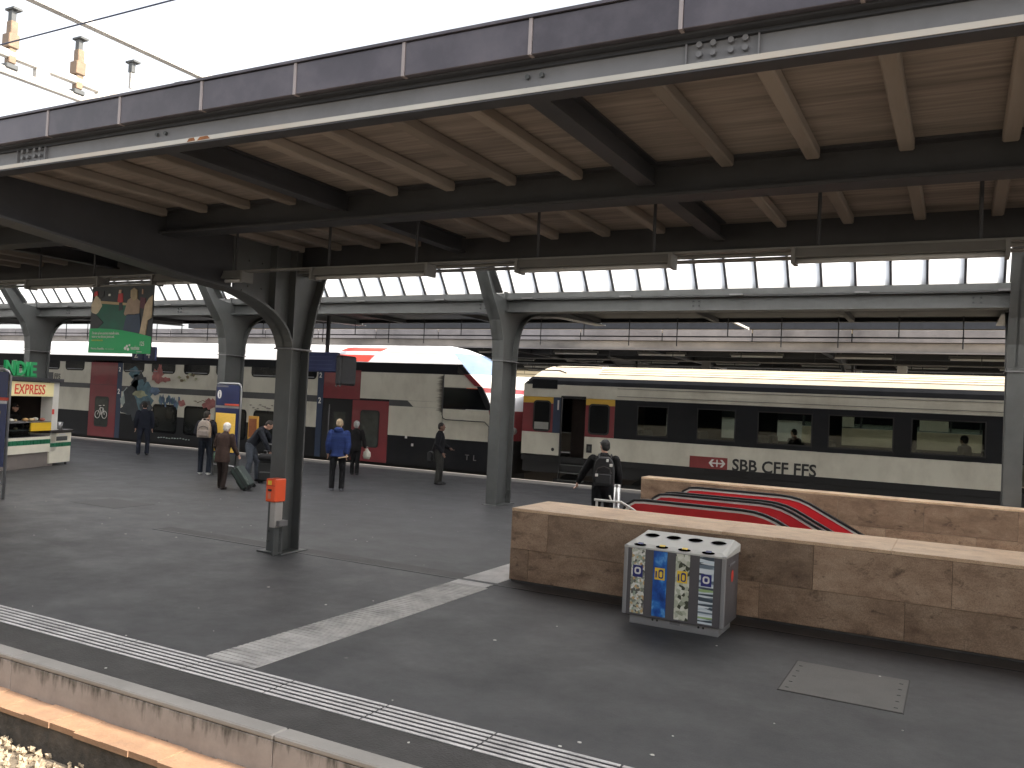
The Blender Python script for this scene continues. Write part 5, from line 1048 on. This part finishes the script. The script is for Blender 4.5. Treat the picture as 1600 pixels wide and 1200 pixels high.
# ------------------------------------------------------------------ people (local +y is the way they face)
def person(label, loc, rz, h, top, legs, hair, shoes=(.02,.02,.022), lean=0., coat_len=.0, arms=None, stance=.10, step=0., head_turn=0., head_down=0., bulk=1., hairstyle='short', hood=False, collar=True, puffy=False, skin_m=None, hide_legs=False):
    k = h/1.75; t = thing('person', label, 'person', loc, rz); sm = skin_m or skin
    def R(p):   # lean the upper body forward about the hips
        v = Vector(p) - Vector((0, 0, .93)); v = Matrix.Rotation(-lean, 3, 'X') @ v; return v + Vector((0, -.10*lean, .93))
    S_ = lambda p: tuple(Vector(p)*k)
    hipz = .93; sh = .185*bulk
    neck = R((0, -.005, 1.47)); headc = R((0, .03, 1.615)); headc = headc + Vector((0, .05*head_down, -.03*head_down))
    chest = R((0, 0, 1.32)); belly = R((0, .005, 1.10)); pel = Vector((0, -.10*lean, .94))
    if arms is None: arms = [((-.25, -.02, 1.13), (-.25, .06, .88)), ((.25, -.02, 1.13), (.25, .06, .88))]
    shoulders = [R((-sh, 0, 1.40)), R((sh, 0, 1.40))]
    feet = [Vector((-stance, step, .07)), Vector((stance, -step, .07))]
    knees = [Vector((-stance*1.02, step*.55+.03, .50)), Vector((stance*1.02, -step*.55+.03, .50))]
    hips = [Vector((-.09, -.10*lean, .90)), Vector((.09, -.10*lean, .90))]
    b = MB()
    b.tube([S_(pel), S_(belly), S_(chest), S_(R((0, -.005, 1.42)))], [(.15*k, .10*k), (.14*k, .095*k), (.16*k, .105*k), (.12*k, .08*k)], 14)
    b.tube([S_(R((0, -.01, 1.40))), S_(neck), S_(headc)], [.062*k, .055*k, .05*k], 10)
    Rh = Matrix.Rotation(head_turn, 3, 'Z') @ Matrix.Rotation(-head_down - lean*.6, 3, 'X')
    H_ = lambda p: tuple((headc + Rh @ Vector(p))*k)
    b.ell(H_((0, 0, .02)), (.076*k, .094*k, .105*k), 14, 10, Rh); b.ell(H_((0, .035, -.06)), (.052*k, .055*k, .055*k), 10, 8, Rh)
    b.tube([H_((0, .085, .025)), H_((0, .112, -.012)), H_((0, .09, -.025))], [.012*k, .017*k, .014*k], 6)
    for sx in (-1, 1): b.ell(H_((sx*.076, -.005, .0)), (.014*k, .022*k, .032*k), 8, 6, Rh); b.ell(H_((sx*.032, .083, .028)), (.016*k, .01*k, .01*k), 6, 5, Rh)
    b.ell(H_((0, .085, -.052)), (.026*k, .012*k, .010*k), 8, 5, Rh)
    hands = []
    for i in (0, 1):
        e_, w_ = Vector(arms[i][0]), Vector(arms[i][1]); s0 = shoulders[i]
        b.tube([S_(s0), S_(e_), S_(w_)], [.050*k, .040*k, .028*k], 9)
        d = (w_ - e_).normalized(); palm = w_ + d*.05; hands.append((w_, d)); b.ell(S_(palm), (.024*k, .036*k, .045*k), 8, 6)
        side_ = d.cross(Vector((0, 0, 1))); side_ = side_.normalized() if side_.length > .1 else Vector((0, 1, 0)); fw = side_.cross(d).normalized()
        if abs(d.z) > .7: side_ = Vector((0, 1, 0)) - d*d.y; side_.normalize(); fw = d.cross(side_).normalized()*(1 if i else -1)
        for q, (o_, L_) in enumerate(((-.027, .062), (-.009, .075), (.009, .072), (.026, .055))):
            r0 = palm + d*.035 + side_*o_; b.tube([S_(r0), S_(r0 + d*L_*.5 + fw*.006), S_(r0 + d*L_*.9 + fw*.028)], [.0095*k, .009*k, .008*k], 6)
        r0 = palm - d*.015 + side_*.03; b.tube([S_(r0), S_(r0 + side_*.03 + d*.025), S_(r0 + side_*.036 + d*.055)], [.012*k, .011*k, .009*k], 6)
        b.tube([S_(hips[i]), S_(knees[i]), S_(feet[i])], [.078*k, .05*k, .035*k], 9); b.ell(S_(feet[i] + Vector((0, .06, -.03))), (.038*k, .11*k, .035*k), 8, 6)
    body = remesh(b, .011, sm, 'body', t, 3)
    # jacket
    j = MB(); f = 1.0*bulk; px_ = .017 if puffy else .012
    hem = .93 - coat_len
    j.tube([S_((0, -.10*lean, hem)), S_((0, -.10*lean, .97)), S_(belly), S_(chest), S_(R((0, -.005, 1.43))), S_(R((0, -.005, 1.485)))],
           [((.175+px_+coat_len*.06)*f*k, (.125+px_+coat_len*.08)*f*k), ((.165+px_)*f*k, (.12+px_)*f*k), ((.165+px_)*f*k, (.118+px_)*f*k), ((.185+px_)*f*k, (.125+px_)*f*k), ((.135+px_)*f*k, (.10+px_)*f*k), (.075*k, .072*k)], 18)
    if hood: j.ell(S_(R((0, -.085, 1.475))), (.12*k, .075*k, .075*k), 12, 8)
    elif collar: j.tube([S_(R((0, -.005, 1.44))), S_(R((0, .0, 1.515)))], [(.085*k, .08*k), (.072*k, .068*k)], 12)
    for i in (0, 1):
        e_, w_ = Vector(arms[i][0]), Vector(arms[i][1]); s0 = shoulders[i]; m1 = s0.lerp(e_, .5)
        j.ell(S_(s0), ((.070+px_*.6)*k,)*3, 10, 8); j.tube([S_(s0), S_(m1), S_(e_), S_(e_.lerp(w_, .5)), S_(w_)], [(.072+px_)*k, (.064+px_)*k, (.056+px_)*k, (.05+px_)*k, (.042+px_*.6)*k], 10)
        j.ell(S_(e_), ((.056+px_)*k,)*3, 8, 6)
    cm = M('cloth_%.3f_%.3f_%.3f' % top, top, .85, spec=.15, var=.3, scale=7, bump=.5 if puffy else .3, bscale=9 if puffy else 22, stretch=(.25, .25, 2.2) if puffy else (1, 1, 1))
    remesh(j, .013, cm, 'jacket', t, 3)
    tr = MB()
    for i in (0, 1):
        tr.tube([S_(hips[i] + Vector((0, 0, .10))), S_(hips[i]), S_(hips[i].lerp(knees[i], .5)), S_(knees[i]), S_(knees[i].lerp(feet[i], .5)), S_(feet[i] + Vector((0, 0, -.01)))], [.10*k, .108*k, .093*k, .075*k, .070*k, .068*k], 12)
    tr.ell(S_(Vector((0, -.10*lean, .93))), (.165*k, .12*k, .10*k), 14, 8)
    lm_ = M('cloth_%.3f_%.3f_%.3f' % legs, legs, .9, spec=.15, var=.3, scale=8, bump=.3, bscale=18)
    remesh(tr, .013, lm_, 'trousers', t, 3)
    hm_ = M('hair_%.3f_%.3f_%.3f' % hair, hair, .7, var=.3, scale=30, bump=.5, bscale=80)
    hb = MB(); hb.ell(H_((0, -.016, .042)), (.084*k, .096*k, .092*k), 14, 10, Rh); hb.ell(H_((0, -.05, -.005)), (.078*k, .060*k, .075*k), 12, 8, Rh)
    if hairstyle == 'full': hb.ell(H_((0, -.02, .045)), (.10*k, .112*k, .105*k), 14, 10, Rh); hb.ell(H_((0, -.06, -.02)), (.09*k, .065*k, .085*k), 12, 8, Rh)
    if hairstyle == 'cap': hb.ell(H_((0, .085, .06)), (.07*k, .06*k, .014*k), 10, 6, Rh)
    remesh(hb, .011, hm_, 'hair' if hairstyle != 'cap' else 'cap', t, 3)
    shm = M('shoe_%.2f_%.2f_%.2f' % shoes, shoes, .5, var=.1)
    for i in (0, 1):
        fo_ = feet[i]; s = MB(); s.ell(S_(fo_ + Vector((0, .055, -.03))), (.047*k, .135*k, .045*k), 12, 8); s.tube([S_(fo_ + Vector((0, 0, .03))), S_(fo_ + Vector((0, 0, -.03)))], [.058*k, .064*k], 10)
        for q, v in enumerate(s.v): s.v[q] = (v[0], v[1], max(v[2], .004))
        s.build('shoe', shm, t, smooth=True, local=True)
    return t
PW = lambda t, p: WM[t] @ Vector(p)
navy, blk, brown = (.018,.021,.032), (.013,.013,.015), (.055,.036,.031)
dk = (.02,.016,.013)
p1 = person('person in dark navy clothes waiting alone near the kiosk, seen from behind', (-24.28, 19.46, 0), math.radians(50), 1.80, navy, (.02,.023,.035), dk, stance=.13)
p2 = person('person in a dark jacket and white shoes with a beige backpack', (-18.0, 16.42, 0), math.radians(34), 1.74, (.017,.018,.026), (.018,.022,.032), dk, shoes=(.62,.62,.60), step=.06, stance=.12, arms=[((-.26, -.02, 1.13), (-.2, .2, 1.08)), ((.27, -.0, 1.12), (.27, .10, .86))], head_turn=-.5)
p3 = person('elderly person in a long brown coat with white hair beside the timetable', (-15.22, 14.42, 0), math.radians(8), 1.56, brown, (.035,.026,.024), (.74,.70,.64), shoes=(.03,.022,.02), lean=.16, coat_len=.22, step=.10, stance=.12, bulk=1.12, hairstyle='full', arms=[((-.27, .03, 1.12), (-.25, .15, .90)), ((.28, .08, 1.10), (.27, .26, .90))])
p4 = person('man in a dark jacket and grey jeans bending over black luggage', (-16.0, 16.15, 0), math.radians(-60), 1.76, (.019,.021,.027), (.075,.085,.105), (.02,.015,.012), lean=.62, step=.12, stance=.10, head_down=.35, arms=[((-.22, .42, 1.08), (-.14, .50, .82)), ((.24, .36, 1.05), (.17, .46, .80))])
p5 = person('man in a bright blue padded jacket and black trousers, seen from behind', (-13.35, 16.3, 0), math.radians(28), 1.76, (.022,.038,.125), (.014,.014,.016), (.33,.25,.16), shoes=(.14,.14,.16), bulk=1.0, hood=True, puffy=True, stance=.12, coat_len=.10, arms=[((-.245, -.03, 1.13), (-.25, .04, .90)), ((.25, -.05, 1.13), (.23, -.08, .90))])
p6 = person('grey haired person in a black coat with a pale bag by the train door', (-15.79, 20.06, 0), math.radians(22), 1.60, (.014,.013,.014), (.013,.013,.014), (.34,.34,.33), coat_len=.16, stance=.08, hairstyle='full', arms=[((-.25, 0, 1.13), (-.22, .14, .95)), ((.27, .02, 1.12), (.30, .08, .88))])
p7 = person('man in black jacket and dark trousers in profile before the train', (-12.7, 19.84, 0), math.radians(-66), 1.72, (.013,.013,.016), (.038,.038,.036), (.016,.013,.012), stance=.09, step=.03, skin_m=M('skin_brown', (.16,.085,.06), .5, var=.08), arms=[((-.24, .05, 1.12), (-.20, .26, 1.02)), ((.24, -.03, 1.12), (.23, .12, .90))])
p8 = person('person in black with a black cap and backpack behind the granite wall', (-5.52, 14.0, 0), math.radians(18), 1.78, (.013,.013,.014), blk, (.014,.013,.013), hairstyle='cap', bulk=1.05, stance=.11, head_turn=.5, arms=[((-.34, .02, 1.17), (-.44, .10, .96)), ((.27, .0, 1.12), (.25, .12, .90))])
kw = Vector((-21.17, 12.82, 0)) + kd*1.66 - kn*.86
p9 = person('kiosk attendant in black with dark cap behind the food counter', (kw.x, kw.y, .0), math.radians(-65), 1.70, (.015,.014,.014), blk, (.014,.012,.012), hairstyle='cap', head_down=.3, arms=[((-.25, .14, 1.14), (-.12, .34, 1.12)), ((.25, .14, 1.14), (.12, .34, 1.12))])
p10 = person('passenger sitting in the coach seen dark through the last window', (.12, 25.0, .42), math.radians(60), 1.66, (.016,.015,.016), blk, (.015,.013,.012), hairstyle='full')
p11 = person('passenger behind the middle coach window beside the bright platform view', (-4.15, 25.1, .36), math.radians(60), 1.66, (.016,.017,.022), blk, (.015,.013,.012))

# things carried
def pack(name, label, root, off, sc, col, col2, cat='backpack'):
    t = thing(name, label, cat, PW(root, off), root.rotation_euler.z)
    w, d, h = sc; m1 = M('pack_%.2f_%.2f_%.2f' % col, col, .8, var=.15, scale=12, bump=.3); m2 = M('pack_%.2f_%.2f_%.2f' % col2, col2, .8, var=.15, scale=12)
    s = MB(); s.prism([(-w/2, 0), (w/2, 0), (w/2*1.02, h*.55), (w/2*.82, h*.85), (w/2*.45, h), (-w/2*.45, h), (-w/2*.82, h*.85), (-w/2*1.02, h*.55)], 'y', -d, 0); remesh(s, .018, m1, 'bag_body', t, 6)
    s = MB(); s.cbox(-w*.38, w*.38, -d-.04, -d+.01, h*.08, h*.42, .02); s.build('front_pocket', m2, t, local=True)
    s = MB(); s.tube([(-w*.36, -d-.022, h*.45), (-w*.3, -d-.02, h*.6), (0, -d-.018, h*.68), (w*.3, -d-.02, h*.6), (w*.36, -d-.022, h*.45)], .010, 6); s.build('zip', M('zip_dark', (.05,.04,.04), .6), t, local=True)
    s = MB(); s.tube([(-.05, -d*.4, h-.01), (-.04, -d*.4, h+.05), (.04, -d*.4, h+.05), (.05, -d*.4, h-.01)], .010, 6); s.build('top_loop', m2, t, local=True)
    for sx in (-1, 1): MB().tube([(sx*w*.28, -.01, h*.95), (sx*w*.30, .10, h*1.06), (sx*w*.36, .25, h*.9), (sx*w*.38, .25, h*.4), (sx*w*.3, .02, h*.1)], .016, 6).build('strap', m2, t, local=True)
    return t
pack('backpack', 'beige backpack worn by the person in white shoes', p2, (0, -.14, 1.02), (.34, .17, .46), (.34,.29,.25), (.26,.22,.20))
bk8 = pack('backpack', 'black backpack with white patches worn behind the granite wall', p8, (0.02, -.15, .98), (.36, .19, .50), (.02,.02,.022), (.028,.028,.03))
for x, z, w in ((-.14, .16, .05), (.10, .34, .05), (.04, .42, .04)): MB().cbox(x, x+w, -.24, -.225, z, z+.05, .005).build('white_patch', white_p, bk8, local=True)
def carrier(name, label, pos, w, h, mat, rz=0.):
    t = thing(name, label, 'bag', pos, rz)
    s = MB(); s.tube([(0, 0, -h), (0, 0, -h*.7), (0, 0, -h*.35), (0, 0, -.06), (0, 0, 0)], [(w*.36, .06), (w*.52, .09), (w*.46, .07), (w*.22, .035), (w*.08, .02)], 14); s.build('bag_body', mat, t, smooth=True, local=True)
    MB().tube([(-.03, 0, -.04), (-.02, 0, .05), (.02, 0, .05), (.03, 0, -.04)], .007, 6).build('handle', mat, t, local=True); return t
carrier('carrier_bag', 'crumpled green carrier bag held by the person with the backpack', PW(p2, (.27, .12, .79)), .30, .42, ramp_mat('bag_green', [(0,(.05,.16,.09)),(.45,(.14,.32,.19)),(.7,(.34,.48,.38)),(1,(.5,.6,.52))], 16, 'NOISE'), -.5)
carrier('carrier_bag', 'pale carrier bag held by the grey haired person', PW(p6, (.33, .10, .80)), .26, .32, M('bag_pale', (.50,.48,.42), .6, var=.2, scale=14, bump=.5, bscale=14))
pp_ = thing('folded_paper', 'folded tan paper held behind by the man in blue', 'paper', PW(p5, (.20, -.14, .82)), p5.rotation_euler.z)
s = MB(); s.add([(-.16,-.02,-.02), (.06,-.06,.02), (.07,.05,.03), (-.15,.08,-.01), (-.16,-.02,.0), (.06,-.06,.045), (.07,.05,.05), (-.15,.08,.012)], [(0,3,2,1),(4,5,6,7),(0,1,5,4),(1,2,6,5),(2,3,7,6),(3,0,4,7)]); s.build('sheet', M('paper_tan', (.50,.36,.22), .7, var=.1), pp_, local=True)
def suitcase(label, loc, rz, w, d, h, col, tilt=0., handle=0.):
    t = thing('suitcase', label, 'suitcase', loc, rz); t.rotation_euler = (tilt, 0, rz)
    mt = M('case_%.3f_%.3f_%.3f' % col, col, .5, var=.2, scale=6, bump=.2)
    s = MB(); s.cbox(-w/2, w/2, -d/2, d/2, .06, h, .04); s.build('shell', mt, t, local=True)
    s = MB(); s.cbox(-w/2-.006, w/2+.006, -.012, .012, .055, h+.006, .004); s.build('zip_band', black_p, t, local=True)
    s = MB(); s.cbox(-w*.36, w*.36, -d/2-.03, -d/2+.01, h*.15, h*.55, .02); s.build('front_pocket', mt, t, local=True)
    MB().tube([(-.07, 0, h), (-.06, 0, h+.035), (.06, 0, h+.035), (.07, 0, h)], .012, 6).build('grip', black_p, t, local=True)
    for sx in (-1, 1): MB().tube([(sx*(w/2-.04)-.015, d/2-.05, .045), (sx*(w/2-.04)+.015, d/2-.05, .045)], .045, 12).build('wheel', rubber, t, local=True); MB().box(sx*(w/2-.05)-.02, sx*(w/2-.05)+.02, -d/2+.02, -d/2+.07, 0, .07).build('foot', rubber, t, local=True)
    if handle:
        for sx in (-1, 1): MB().tube([(sx*.085, d/2-.03, h-.02), (sx*.085, d/2-.03, h+handle)], .011, 8)  .build('handle_tube', M('handle_silver', (.62,.62,.62), .35), t, local=True)
        MB().tube([(-.095, d/2-.03, h+handle), (.095, d/2-.03, h+handle)], .016, 8).build('handle_grip', alu, t, local=True)
    return t
suitcase('black upright suitcase with raised silver handle beside the bending man', (-15.52, 16.22, 0), math.radians(20), .44, .26, .55, (.016,.017,.018), 0, .44)
sc = suitcase('dark green suitcase tilted on its wheels behind the orange validator', (-14.62, 14.75, .02), math.radians(70), .42, .24, .62, (.03,.045,.04), .0)
sc.rotation_euler = Euler((math.radians(36), 0, math.radians(-62)))
hb_ = thing('holdall', 'black holdall on top of the upright suitcase', 'bag', (-15.52, 16.19, .56), math.radians(20)); s = MB(); s.tube([(-.2, -.06, .10), (-.16, -.06, .10), (.16, -.06, .10), (.2, -.06, .10)], [(.06, .06), (.10, .10), (.10, .10), (.06, .06)], 12); s.build('bag_body', M('holdall', (.015,.015,.017), .8, var=.2), hb_, smooth=True, local=True); MB().tube([(-.1, -.06, .19), (-.08, -.06, .27), (.08, -.06, .27), (.1, -.06, .19)], .012, 6).build('handle', black_p, hb_, local=True)
sb = thing('shoulder_bag', 'black shoulder bag hanging behind the man in profile', 'bag', PW(p7, (-.05, -.26, .62)), p7.rotation_euler.z); s = MB(); s.cbox(-.16, .16, -.07, .07, 0, .28, .04); s.build('bag_body', black_p, sb, local=True); MB().tube([(-.14, 0, .26), (-.08, .12, .62), (.02, .2, .80)], .012, 6).build('strap', black_p, sb, local=True)

for o in list(bpy.data.objects):
    if o.type == 'MESH' and o.name.split('.')[0] in ('splice_plate', 'stiffener', 'bolt_group', 'end_cap', 'letter_rail'): split(o)
